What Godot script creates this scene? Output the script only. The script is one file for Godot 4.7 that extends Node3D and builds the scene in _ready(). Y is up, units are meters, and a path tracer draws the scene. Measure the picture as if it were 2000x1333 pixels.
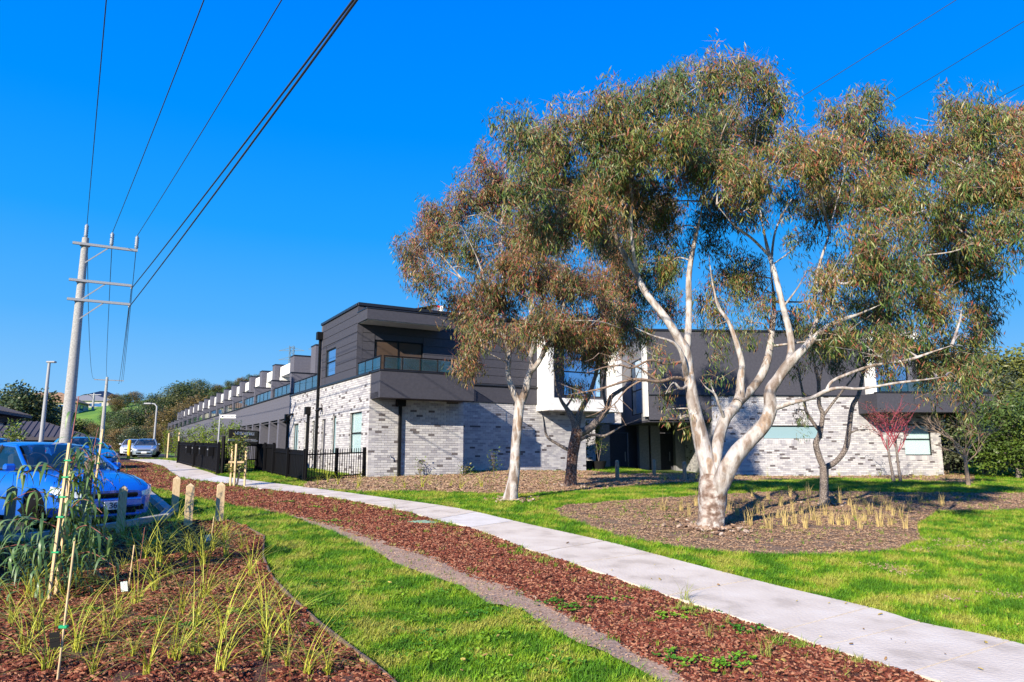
extends Node3D
# ---------------------------------------------------------------- camera model of the photograph (2000 x 1333)
const FOC := 1380.0
const EYE := Vector3(0, 1.6, 0)
var pitch := atan((885.0 - 666.5) / 1380.0)
var rng := RandomNumberGenerator.new()
var M := {}
var taken := {}
var unit_box := BoxMesh.new()
const HD := [0.0, 5.0, 10.0, 15.0, 20.0, 25.0, 33.0, 45.0, 57.0, 80.0, 150.0, 2000.0]
const HY := [0.0, 0.0, 0.2, 0.4, 0.58, 0.74, 0.9, 1.1, 1.28, 1.6, 2.2, 2.2]
const SUN_AZ := 29.0
const SUN_EL := 24.5

func ray(px: float, py: float) -> Vector3:
	return (Vector3(px - 1000.0, 666.5 - py, -FOC) / FOC).rotated(Vector3.RIGHT, pitch)
func at(px: float, py: float, d: float) -> Vector3:
	var r := ray(px, py)
	return EYE + r * (d / -r.z)
func proj(p: Vector3) -> Vector2:
	var v := (p - EYE).rotated(Vector3.RIGHT, -pitch)
	if v.z > -0.1: return Vector2(-9999, -9999)
	return Vector2(1000.0 + FOC * v.x / -v.z, 666.5 - FOC * v.y / -v.z)
func lin(d: float) -> float:
	for i in range(1, HD.size()):
		if d < HD[i]: return lerpf(HY[i - 1], HY[i], (d - HD[i - 1]) / (HD[i] - HD[i - 1]))
	return 2.2
func h(x: float, z: float) -> float:
	var d := maxf(-z, 0.0)
	var b := (lin(maxf(d - 3.0, 0)) + lin(maxf(d - 1.5, 0)) + lin(d) + lin(d + 1.5) + lin(d + 3.0)) / 5.0
	return b - 0.033 * clampf(x, 0, 12) * minf(d / 30.0, 1.0)
func gp(px: float, py: float) -> Vector3:
	var r := ray(px, py)
	var t := 2.0
	var p := EYE
	while t < 400.0:
		p = EYE + r * t
		if p.y < h(p.x, p.z): break
		t *= 1.004
	var lo := t / 1.004
	for i in 8:
		var m := (lo + t) / 2
		p = EYE + r * m
		if p.y < h(p.x, p.z): t = m
		else: lo = m
	return Vector3(p.x, h(p.x, p.z), p.z)
func onground(x: float, z: float, dy := 0.0) -> Vector3:
	return Vector3(x, h(x, z) + dy, z)
func poly(a: Array) -> PackedVector2Array:
	var r := PackedVector2Array()
	for q in a:
		var p := gp(q[0], q[1])
		r.append(Vector2(p.x, p.z))
	return r

# ---------------------------------------------------------------- names, tags, meshes
func numbered(called: String) -> String:
	var n: int = taken.get(called, 0)
	taken[called] = n + 1
	return called if n == 0 else "%s_%03d" % [called, n]
func tag(o: Node, label: String, category: String, group := "", kind := "") -> Node:
	o.set_meta("label", label)
	if category: o.set_meta("category", category)
	if group: o.set_meta("group", group)
	if kind: o.set_meta("kind", kind)
	return o
func thing(called: String, label: String, category: String, where := Vector3.ZERO, turn := 0.0, group := "") -> Node3D:
	var o := Node3D.new()
	o.name = numbered(called)
	add_child(o)
	o.position = where
	o.rotation.y = turn
	tag(o, label, category, group)
	return o
func copy(o: Node3D, called: String, where: Vector3, turn: float, label := "") -> Node3D:
	var c: Node3D = o.duplicate()
	c.name = numbered(called)
	add_child(c)
	c.position = where
	c.rotation.y = turn
	if label: c.set_meta("label", label)
	return c
func new_st() -> SurfaceTool:
	var st := SurfaceTool.new()
	st.begin(Mesh.PRIMITIVE_TRIANGLES)
	st.set_smooth_group(-1)
	return st
func part(st: SurfaceTool, called: String, mat: Material, parent: Node = self) -> MeshInstance3D:
	st.generate_normals()
	var o := MeshInstance3D.new()
	o.mesh = st.commit()
	o.material_override = mat
	o.name = numbered(called) if parent == self else called
	parent.add_child(o, true)
	return o
func inst(mesh: Mesh, called: String, mat: Material, parent: Node, xf := Transform3D()) -> MeshInstance3D:
	var o := MeshInstance3D.new()
	o.mesh = mesh
	if mat: o.material_override = mat
	o.name = numbered(called) if parent == self else called
	parent.add_child(o, true)
	o.transform = xf
	return o
func structure(o: Node) -> Node:
	o.set_meta("kind", "structure")
	return o
func quad(st: SurfaceTool, a: Vector3, b: Vector3, c: Vector3, d: Vector3) -> void:
	for v in [a, b, c, a, c, d]: st.add_vertex(v)
func bx(st: SurfaceTool, c: Vector3, s: Vector3, b := Basis()) -> void:
	var e := s / 2
	var p := []
	for k in 8: p.append(c + b * Vector3(e.x if k & 1 else -e.x, e.y if k & 2 else -e.y, e.z if k & 4 else -e.z))
	for f in [[0, 2, 3, 1], [4, 5, 7, 6], [0, 1, 5, 4], [2, 6, 7, 3], [0, 4, 6, 2], [1, 3, 7, 5]]:
		quad(st, p[f[3]], p[f[2]], p[f[1]], p[f[0]])
func bar(st: SurfaceTool, a: Vector3, b: Vector3, w: float, t: float) -> void:
	var y := (b - a).normalized()
	var x := (Vector3.UP if absf(y.y) < 0.95 else Vector3.RIGHT).cross(y).normalized()
	bx(st, (a + b) / 2, Vector3(w, a.distance_to(b), t), Basis(x, y, x.cross(y)))
func box(parent: Node, called: String, c: Vector3, s: Vector3, mat: Material, b := Basis()) -> MeshInstance3D:
	return inst(chamfer(s, minf(0.006, s[s.min_axis_index()] * 0.2)), called, mat, parent, Transform3D(b, c))
var chamfers := {}
func chamfer(s: Vector3, r: float) -> Mesh:
	var key := [s.snapped(Vector3.ONE * 0.001), snappedf(r, 0.001)]
	if chamfers.has(key): return chamfers[key]
	var st := new_st()
	var e := s / 2
	for ax in 3:
		var u := (ax + 1) % 3
		var v := (ax + 2) % 3
		for sg in [-1.0, 1.0]:
			var q := []
			for k in [[-1, -1], [1, -1], [1, 1], [-1, 1]]:
				var p := Vector3()
				p[ax] = e[ax] * sg
				p[u] = (e[u] - r) * k[0]
				p[v] = (e[v] - r) * k[1]
				q.append(p)
			if sg > 0: q.reverse()
			quad(st, q[0], q[1], q[2], q[3])
		for su in [-1.0, 1.0]:
			for sv in [-1.0, 1.0]:
				var a := Vector3(); var b := Vector3(); var c := Vector3(); var d := Vector3()
				a[ax] = -(e[ax] - r); b[ax] = e[ax] - r
				a[u] = e[u] * su; a[v] = (e[v] - r) * sv
				b[u] = a[u]; b[v] = a[v]
				c[ax] = b[ax]; d[ax] = a[ax]
				c[u] = (e[u] - r) * su; c[v] = e[v] * sv
				d[u] = c[u]; d[v] = c[v]
				if su * sv > 0: quad(st, d, c, b, a)
				else: quad(st, a, b, c, d)
	for sx in [-1.0, 1.0]:
		for sy in [-1.0, 1.0]:
			for sz in [-1.0, 1.0]:
				var t := [Vector3(e.x * sx, (e.y - r) * sy, (e.z - r) * sz), Vector3((e.x - r) * sx, e.y * sy, (e.z - r) * sz), Vector3((e.x - r) * sx, (e.y - r) * sy, e.z * sz)]
				if sx * sy * sz > 0: t.reverse()
				for v in t: st.add_vertex(v)
	st.generate_normals()
	chamfers[key] = st.commit()
	return chamfers[key]
func smooth(pts: Array, rads: Array, per := 4) -> Array:
	var op := []
	var orad := []
	for i in pts.size() - 1:
		var p0: Vector3 = pts[maxi(i - 1, 0)]
		var p1: Vector3 = pts[i]
		var p2: Vector3 = pts[i + 1]
		var p3: Vector3 = pts[mini(i + 2, pts.size() - 1)]
		for k in per:
			var t := float(k) / per
			op.append(p1.cubic_interpolate(p2, p0, p3, t))
			orad.append(lerpf(rads[i], rads[i + 1], t))
	op.append(pts[-1]); orad.append(rads[-1])
	return [op, orad]
func tube(st: SurfaceTool, pts: Array, rads: Array, sides := 8, rough := 0.0, caps := false) -> void:
	st.set_smooth_group(0)
	var prev := []
	var x := Vector3.ZERO
	var n := pts.size()
	for i in n:
		var d: Vector3 = (pts[mini(i + 1, n - 1)] - pts[maxi(i - 1, 0)])
		d = d.normalized() if d.length() > 1e-6 else Vector3.UP
		if x == Vector3.ZERO: x = d.cross(Vector3(0.31, 0.2, 0.93)).normalized()
		x = (x - d * x.dot(d)).normalized()
		var y := d.cross(x)
		var ring := []
		for k in sides:
			var a := TAU * k / sides
			var r: float = rads[i] * (1.0 + rough * (sin(k * 2.1 + i * 0.9) * 0.5 + sin(k * 4.3 + i * 0.37) * 0.5))
			ring.append(pts[i] + (x * cos(a) + y * sin(a)) * r)
		if i > 0:
			for k in sides:
				var j := (k + 1) % sides
				quad(st, prev[k], prev[j], ring[j], ring[k])
		if caps and (i == 0 or i == n - 1):
			st.set_smooth_group(-1)
			for k in sides:
				for v in ([pts[i], ring[(k + 1) % sides], ring[k]] if i > 0 else [pts[i], ring[k], ring[(k + 1) % sides]]): st.add_vertex(v)
			st.set_smooth_group(0)
		prev = ring
	st.set_smooth_group(-1)
func rod(parent: Node, called: String, a: Vector3, b: Vector3, r0: float, r1: float, mat: Material, sides := 12) -> MeshInstance3D:
	var st := new_st()
	tube(st, [a, b], [r0, r1], sides, 0.0, true)
	return part(st, called, mat, parent)
func multi(called: String, mesh: Mesh, mat: Material, xfs: Array, cols: Array, parent: Node = self) -> MultiMeshInstance3D:
	var mm := MultiMesh.new()
	mm.transform_format = MultiMesh.TRANSFORM_3D
	mm.use_colors = cols.size() > 0
	mm.mesh = mesh
	mm.instance_count = xfs.size()
	for i in xfs.size():
		mm.set_instance_transform(i, xfs[i])
		if cols.size() > 0: mm.set_instance_color(i, cols[i])
	var o := MultiMeshInstance3D.new()
	o.multimesh = mm
	o.material_override = mat
	o.name = numbered(called) if parent == self else called
	parent.add_child(o, true)
	return o
func lettering(parent: Node, called: String, words: String, size: float, c: Vector3, b: Basis, mat: Material) -> MeshInstance3D:
	var t := TextMesh.new()
	var f := SystemFont.new()
	f.font_names = PackedStringArray(["Droid Sans"])
	f.font_weight = 700
	t.font = f
	t.font_size = 32
	t.text = words
	t.pixel_size = size / 32.0
	t.depth = 0.006
	return inst(t, called, mat, parent, Transform3D(b, c))

# ---------------------------------------------------------------- materials
func lc(r: float, g: float, b: float, a := 1.0) -> Color:
	var c := Color(r, g, b).linear_to_srgb()
	c.a = a
	return c
func mat(c: Color, rough := 0.8, metal := 0.0, spec := 0.5) -> StandardMaterial3D:
	var m := StandardMaterial3D.new()
	m.albedo_color = c
	m.roughness = rough
	m.metallic = metal
	m.metallic_specular = spec
	return m
func noise(freq: float, sd: int, oct := 4, type := FastNoiseLite.TYPE_SIMPLEX_SMOOTH) -> FastNoiseLite:
	var n := FastNoiseLite.new()
	n.noise_type = type
	n.frequency = freq
	n.seed = sd
	n.fractal_octaves = oct
	return n
func ramped(n: FastNoiseLite, stops: Array, size := 512, sharp := false) -> NoiseTexture2D:
	var t := NoiseTexture2D.new()
	t.width = size
	t.height = size
	t.seamless = true
	t.noise = n
	var g := Gradient.new()
	var offs := PackedFloat32Array()
	var cs := PackedColorArray()
	for s in stops:
		offs.append(s[0])
		cs.append(s[1])
	g.offsets = offs
	g.colors = cs
	if sharp: g.interpolation_mode = Gradient.GRADIENT_INTERPOLATE_CONSTANT
	t.color_ramp = g
	return t
func textured(n: FastNoiseLite, stops: Array, scale: float, rough := 0.9, bump := 0.0, bump_freq := 0.05, world := true, sharp := false) -> StandardMaterial3D:
	var m := mat(Color.WHITE, rough)
	m.albedo_texture = ramped(n, stops, 512, sharp)
	m.uv1_triplanar = true
	m.uv1_world_triplanar = world
	m.uv1_scale = Vector3.ONE * scale
	if bump > 0:
		var t := NoiseTexture2D.new()
		t.width = 512
		t.height = 512
		t.seamless = true
		t.noise = noise(bump_freq, 77)
		t.as_normal_map = true
		t.bump_strength = 6.0
		m.normal_enabled = true
		m.normal_texture = t
		m.normal_scale = bump
	return m
func vcol(rough := 0.8, back := 0.0) -> StandardMaterial3D:
	var m := mat(Color.WHITE, rough, 0, 0.35)
	m.vertex_color_use_as_albedo = true
	if back > 0:
		m.backlight_enabled = true
		m.backlight = Color(back, back, back * 0.6)
	return m
func materials() -> void:
	M.concrete = textured(noise(0.012, 3, 5), [[0.2, lc(.53, .45, .36)], [0.4, lc(.65, .56, .455)], [0.6, lc(.69, .6, .49)], [0.8, lc(.73, .645, .535)]], 0.22, 0.95, 0.08, 0.2)
	M.concrete_new = textured(noise(0.012, 4, 5), [[0.25, lc(.66, .61, .54)], [0.75, lc(.74, .69, .62)]], 0.4, 0.92, 0.08, 0.2)
	M.kerb = textured(noise(0.02, 5, 5), [[0.3, lc(.3, .29, .28)], [0.7, lc(.4, .39, .37)]], 0.5, 0.95, 0.3, 0.2)
	M.asphalt = textured(noise(0.2, 6, 5), [[0.3, lc(.04, .04, .044)], [0.7, lc(.075, .075, .08)]], 1.2, 0.9, 0.6, 0.3)
	M.lawn = textured(noise(0.02, 7, 5), [[0.25, lc(.05, .07, .012)], [0.5, lc(.07, .13, .012)], [0.75, lc(.13, .17, .03)]], 0.3, 1.0, 0.5, 0.2)
	M.field = textured(noise(0.01, 8, 5), [[0.3, lc(.08, .2, .012)], [0.7, lc(.15, .28, .02)]], 0.03, 1.0)
	M.mulch = textured(noise(0.06, 9, 5), [[0.25, lc(.035, .014, .01)], [0.5, lc(.11, .035, .02)], [0.75, lc(.2, .08, .045)]], 0.9, 1.0, 1.0, 0.12)
	M.tan_mulch = textured(noise(0.06, 10, 5), [[0.25, lc(.12, .07, .045)], [0.5, lc(.21, .13, .08)], [0.75, lc(.3, .2, .13)]], 0.9, 1.0, 1.0, 0.12)
	M.soil = textured(noise(0.05, 11, 5), [[0.25, lc(.29, .18, .12)], [0.5, lc(.38, .25, .17)], [0.75, lc(.45, .31, .22)]], 0.7, 1.0, 0.35, 0.1)
	M.mortar = textured(noise(0.2, 12, 3), [[0.3, lc(.52, .51, .51)], [0.7, lc(.62, .61, .61)]], 1.5, 0.95)
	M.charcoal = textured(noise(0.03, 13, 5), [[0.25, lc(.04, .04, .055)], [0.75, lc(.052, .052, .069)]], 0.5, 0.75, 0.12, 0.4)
	M.grey = textured(noise(0.03, 14, 5), [[0.25, lc(.092, .092, .12)], [0.75, lc(.112, .112, .142)]], 0.5, 0.85, 0.12, 0.4)
	M.midgrey = textured(noise(0.03, 15, 5), [[0.25, lc(.2, .2, .215)], [0.75, lc(.25, .25, .265)]], 0.5, 0.85)
	M.white = textured(noise(0.02, 16, 5), [[0.25, lc(.72, .72, .71)], [0.75, lc(.8, .8, .79)]], 0.5, 0.8, 0.1, 0.4)
	M.soffit = mat(lc(.62, .6, .56), 0.85)
	M.black = mat(lc(.006, .006, .007), 0.5, 0, 0.3)
	M.cap = mat(lc(.02, .022, .03), 0.4, 0.3)
	M.fence = textured(noise(0.05, 17, 4), [[0.3, lc(.003, .003, .004)], [0.7, lc(.007, .007, .009)]], 2.0, 0.65)
	M.fence.metallic_specular = 0.25
	M.dark = mat(lc(.01, .01, .011), 0.8, 0, 0.3)
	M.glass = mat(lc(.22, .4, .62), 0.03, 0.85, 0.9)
	M.glass_brown = mat(lc(.1, .07, .055), 0.04, 0.25, 0.9)
	M.pane = mat(Color(0.75, 0.9, 0.92, 0.22), 0.03, 0, 0.8)
	M.pane.transparency = BaseMaterial3D.TRANSPARENCY_ALPHA
	M.tint = mat(Color(0.1, 0.25, 0.3, 0.45), 0.03, 0, 0.9)
	M.tint.transparency = BaseMaterial3D.TRANSPARENCY_ALPHA
	M.blind = mat(lc(.66, .72, .74), 0.7)
	M.frost = mat(lc(.24, .36, .4), 0.25)
	M.galv = textured(noise(0.04, 18, 4), [[0.3, lc(.26, .27, .29)], [0.7, lc(.36, .37, .39)]], 1.5, 0.5)
	M.steel = mat(lc(.1, .15, .2), 0.7)
	M.deadwood = textured(noise(0.04, 28, 4), [[0.25, lc(.13, .085, .06)], [0.75, lc(.36, .26, .2)]], 1.2, 0.95)
	M.pole = textured(noise(0.03, 19, 5), [[0.25, lc(.28, .275, .27)], [0.5, lc(.34, .335, .33)], [0.75, lc(.4, .395, .39)]], 0.8, 0.9, 0.3, 0.2)
	M.porcelain = mat(lc(.22, .26, .32), 0.35)
	M.wire = mat(lc(.02, .02, .022), 0.6)
	M.timber = grain(lc(.52, .37, .2), lc(.7, .53, .32))
	M.old_timber = grain(lc(.2, .15, .1), lc(.34, .27, .19))
	M.edging = grain(lc(.14, .085, .055), lc(.25, .17, .12))
	M.yellow = mat(lc(.85, .45, .005), 0.5)
	M.green_lid = textured(noise(0.05, 20, 4), [[0.3, lc(.25, .4, .25)], [0.7, lc(.33, .47, .31)]], 1.0, 0.9)
	M.bark = textured(noise(0.009, 21, 3), [[0.0, lc(.17, .125, .1)], [0.3, lc(.27, .225, .2)], [0.38, lc(.38, .35, .34)], [0.48, lc(.5, .475, .46)], [0.58, lc(.43, .41, .415)], [0.68, lc(.33, .24, .18)], [0.76, lc(.22, .15, .11)]], 0.8, 0.85, 0.5, 0.06, true, true)
	M.bark.uv1_scale = Vector3(0.9, 0.28, 0.9)
	M.bark_red = textured(noise(0.03, 22, 5), [[0.25, lc(.07, .028, .018)], [0.45, lc(.17, .075, .045)], [0.6, lc(.26, .16, .12)], [0.75, lc(.4, .33, .29)]], 0.9, 0.95, 1.0, 0.08)
	M.bark_base = textured(noise(0.014, 23, 4), [[0.25, lc(.12, .075, .055)], [0.42, lc(.24, .17, .14)], [0.55, lc(.33, .27, .24)], [0.7, lc(.47, .44, .42)]], 0.9, 0.95, 1.0, 0.06)
	M.bark_dark = textured(noise(0.04, 24, 4), [[0.25, lc(.07, .055, .048)], [0.6, lc(.2, .165, .15)], [0.75, lc(.36, .32, .3)]], 1.2, 0.95, 0.6, 0.08)
	M.twig_red = mat(lc(.3, .05, .075), 0.7)
	M.twig = mat(lc(.26, .19, .135), 0.9)
	M.leaf = vcol(0.42, 0.14)
	M.blade = vcol(0.6, 0.25)
	M.chip = vcol(0.95)
	M.brickv = vcol(0.9)
	M.brick = []
	for c in BRICKS: M.brick.append(textured(noise(0.15, 25, 3), [[0.3, lc(c.r * 0.93, c.g * 0.93, c.b * 0.93)], [0.7, lc(c.r * 1.06, c.g * 1.06, c.b * 1.06)]], 3.0, 0.9))
	M.tile = textured(noise(0.05, 26, 3), [[0.3, lc(.05, .045, .055)], [0.7, lc(.085, .075, .085)]], 1.0, 0.8)
	M.rubber = mat(lc(.007, .007, .008), 0.85, 0, 0.2)
	M.alloy = mat(lc(.5, .5, .52), 0.35, 0.8)
	M.lamp_glass = mat(lc(.75, .78, .8), 0.12, 0.3, 0.8)
	M.plate = mat(lc(.75, .76, .78), 0.5)
	M.ink = mat(lc(.02, .025, .08), 0.6)
	M.chalk = mat(lc(.8, .8, .8), 0.6)
	M.tie = mat(lc(.005, .32, .12), 0.5)
	M.tag_card = mat(lc(.65, .75, .72), 0.5)
	M.carglass = mat(lc(.02, .028, .035), 0.05, 0.0, 1.0)
	M.clearglass = mat(Color(0.12, 0.2, 0.22, 0.3), 0.03, 0, 0.9)
	M.clearglass.transparency = BaseMaterial3D.TRANSPARENCY_ALPHA
	M.seat = mat(lc(.035, .036, .04), 0.9)
	M.orange = mat(lc(.7, .22, .03), 0.6)
const BRICKS := [Color(.52, .51, .515), Color(.47, .46, .475), Color(.38, .37, .395), Color(.33, .32, .35), Color(.42, .41, .43), Color(.13, .115, .12)]
func grain(a: Color, b: Color) -> StandardMaterial3D:
	var m := textured(noise(0.03, 31, 4), [[0.25, a], [0.75, b]], 1.0, 0.85)
	m.uv1_scale = Vector3(5.0, 0.5, 5.0)
	m.uv1_world_triplanar = false
	return m
# ---------------------------------------------------------------- ground sheets
var near_ok := {}
func sheet(called: String, pg: PackedVector2Array, off: float, cell: float, material: Material, parent: Node = self, bump := 0.0) -> MeshInstance3D:
	var lo := pg[0]
	var hi := pg[0]
	for p in pg:
		lo = lo.min(p)
		hi = hi.max(p)
	var marked := {}
	for i in pg.size():
		var a := pg[i]
		var b := pg[(i + 1) % pg.size()]
		var steps := maxi(2, int(a.distance_to(b) / cell * 6))
		for k in steps + 1:
			var q := a.lerp(b, float(k) / steps)
			for e in [Vector2(0, 0), Vector2(.05, .05), Vector2(-.05, -.05), Vector2(.05, -.05), Vector2(-.05, .05)]:
				marked[Vector2i(floori((q.x + e.x * cell - lo.x) / cell), floori((q.y + e.y * cell - lo.y) / cell))] = true
	var nz := noise(0.9, 5, 3)
	var st := new_st()
	st.set_smooth_group(0)
	var put := func(p: Vector2) -> void: st.add_vertex(Vector3(p.x, h(p.x, p.y) + off + (bump * nz.get_noise_2d(p.x * 2.0, p.y * 2.0) if bump > 0 else 0.0), p.y))
	for i in range(-1, int((hi.x - lo.x) / cell) + 2):
		for j in range(-1, int((hi.y - lo.y) / cell) + 2):
			var c := lo + Vector2(i, j) * cell
			var sq := PackedVector2Array([c, c + Vector2(cell, 0), c + Vector2(cell, cell), c + Vector2(0, cell)])
			if marked.has(Vector2i(i, j)):
				for piece in Geometry2D.intersect_polygons(sq, pg):
					var tri := Geometry2D.triangulate_polygon(piece)
					for k in range(0, tri.size(), 3):
						var t := [piece[tri[k]], piece[tri[k + 1]], piece[tri[k + 2]]]
						if (t[1] - t[0]).cross(t[2] - t[0]) < 0: t.reverse()
						for q in t: put.call(q)
			elif Geometry2D.is_point_in_polygon(c + Vector2(cell, cell) / 2, pg):
				for q in [sq[0], sq[1], sq[2], sq[0], sq[2], sq[3]]: put.call(q)
	st.index()
	var o := part(st, called, material, parent)
	return o
func inside(p: Vector2, pgs: Array) -> bool:
	for g in pgs:
		if Geometry2D.is_point_in_polygon(p, g): return true
	return false
func seen(p: Vector3, mx := 480.0) -> bool:
	var q := proj(p)
	return q.x > -mx and q.x < 2000 + mx and q.y < 1700
func spots(pg: PackedVector2Array, density: float, falloff: float, sd: int, skip: Array = [], dmax := 60.0) -> Array:
	rng.seed = sd
	var tri := Geometry2D.triangulate_polygon(pg)
	var out := []
	for k in range(0, tri.size(), 3):
		var a := pg[tri[k]]
		var b := pg[tri[k + 1]]
		var c := pg[tri[k + 2]]
		var n := absf((b - a).cross(c - a)) / 2.0 * density
		for i in int(n) + (1 if rng.randf() < n - int(n) else 0):
			var u := sqrt(rng.randf())
			var v := rng.randf()
			var p := a * (1 - u) + b * (u * (1 - v)) + c * (u * v)
			var d := maxf(-p.y, 3.0)
			if d > dmax or rng.randf() > minf(1.0, pow(7.0 / d, falloff)): continue
			var w := Vector3(p.x, h(p.x, p.y), p.y)
			if not seen(w) or inside(p, skip): continue
			out.append(w)
	return out
func blade_mesh(n: int, len: float, width: float, lean: float, sd: int, segs := 2, spread := 0.02) -> ArrayMesh:
	rng.seed = sd
	var st := new_st()
	for i in n:
		var a := rng.randf() * TAU
		var o := Vector3(rng.randf_range(-1, 1), 0, rng.randf_range(-1, 1)) * spread
		var l := len * rng.randf_range(0.6, 1.15)
		var out := Vector3(cos(a), 0, sin(a))
		var side := Vector3(-sin(a), 0, cos(a)).rotated(Vector3.UP, rng.randf_range(-0.8, 0.8)) * width * rng.randf_range(0.7, 1.2)
		var ln := lean * rng.randf_range(0.2, 1.3)
		var tone := rng.randf_range(0.75, 1.2)
		st.set_color(Color(tone, tone, tone))
		var prev := [o - side / 2, o + side / 2]
		for s in segs:
			var t := float(s + 1) / segs
			var c := o + Vector3.UP * l * (t - ln * 0.45 * t * t) + out * l * ln * t * t
			var wd := side / 2 * (1.0 - t * t)
			if s == segs - 1:
				for v in [prev[0], prev[1], c]: st.add_vertex(v)
			else:
				quad(st, prev[0], prev[1], c + wd, c - wd)
			prev = [c - wd, c + wd]
	st.generate_normals()
	return st.commit()
func chip_mesh(sd: int) -> ArrayMesh:
	rng.seed = sd
	var st := new_st()
	var top := []
	var low := []
	for k in 5:
		var a := TAU * k / 5 + rng.randf_range(-0.3, 0.3)
		top.append(Vector3(cos(a) * 0.5 * rng.randf_range(0.7, 1.1), 0.09 + rng.randf_range(-.03, .05), sin(a) * 0.2 * rng.randf_range(0.6, 1.2)))
		low.append(Vector3(top[k].x * 1.05, -0.09, top[k].z * 1.1))
	for k in 5:
		var j := (k + 1) % 5
		quad(st, low[k], low[j], top[j], top[k])
		if k > 0 and k < 4:
			for v in [top[0], top[k], top[k + 1]]: st.add_vertex(v)
	st.generate_normals()
	return st.commit()
func rosette_mesh(sd: int, n := 9) -> ArrayMesh:
	rng.seed = sd
	var st := new_st()
	for i in n:
		var a := rng.randf() * TAU
		var r := rng.randf_range(0.01, 0.07)
		var c := Vector3(cos(a) * r, rng.randf_range(0.015, 0.05), sin(a) * r)
		var b := Basis(Vector3(cos(a + 1.5), 0, sin(a + 1.5)), rng.randf_range(-0.6, 0.6)) * Basis(Vector3(cos(a), 0, sin(a)), rng.randf_range(-0.4, 0.4))
		var s := rng.randf_range(0.012, 0.024)
		var tone := rng.randf_range(0.7, 1.25)
		st.set_color(Color(tone, tone, tone))
		for k in 6:
			for v in [Vector3.ZERO, Vector3(cos(TAU * (k + 1) / 6), 0.12, sin(TAU * (k + 1) / 6)) * s, Vector3(cos(TAU * k / 6), 0.12, sin(TAU * k / 6)) * s]: st.add_vertex(c + b * v)
	st.generate_normals()
	return st.commit()
func scatter(called: String, label: String, cat: String, pts: Array, mesh: Mesh, material: Material, pal: Array, s0: float, s1: float, sd: int, grow := 0.0, flat := false, lift := 0.0, nfreq := 0.35) -> void:
	rng.seed = sd
	var nz := noise(nfreq, sd, 3)
	var xf := []
	var cs := []
	for p in pts:
		var s := rng.randf_range(s0, s1) * (1.0 + grow * maxf(0.0, -p.z - 7.0))
		var b := Basis(Vector3.UP, rng.randf() * TAU)
		if flat: b = b * Basis(Vector3.FORWARD, rng.randf_range(-0.5, 0.5)) * Basis(Vector3.RIGHT, rng.randf_range(-0.5, 0.5))
		b = b.scaled(Vector3.ONE * s)
		xf.append(Transform3D(b, p + Vector3.UP * lift * rng.randf_range(0.5, 1.5)))
		var t := clampf(nz.get_noise_2d(p.x * 2, p.z * 2) * 1.6 + 0.5 + rng.randf_range(-0.28, 0.28), 0, 0.999) * (pal.size() - 1)
		var c: Color = pal[int(t)].lerp(pal[int(t) + 1], t - int(t))
		cs.append(c * rng.randf_range(0.85, 1.15))
	tag(multi(called, mesh, material, xf, cs), label, cat, "", "stuff")

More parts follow.
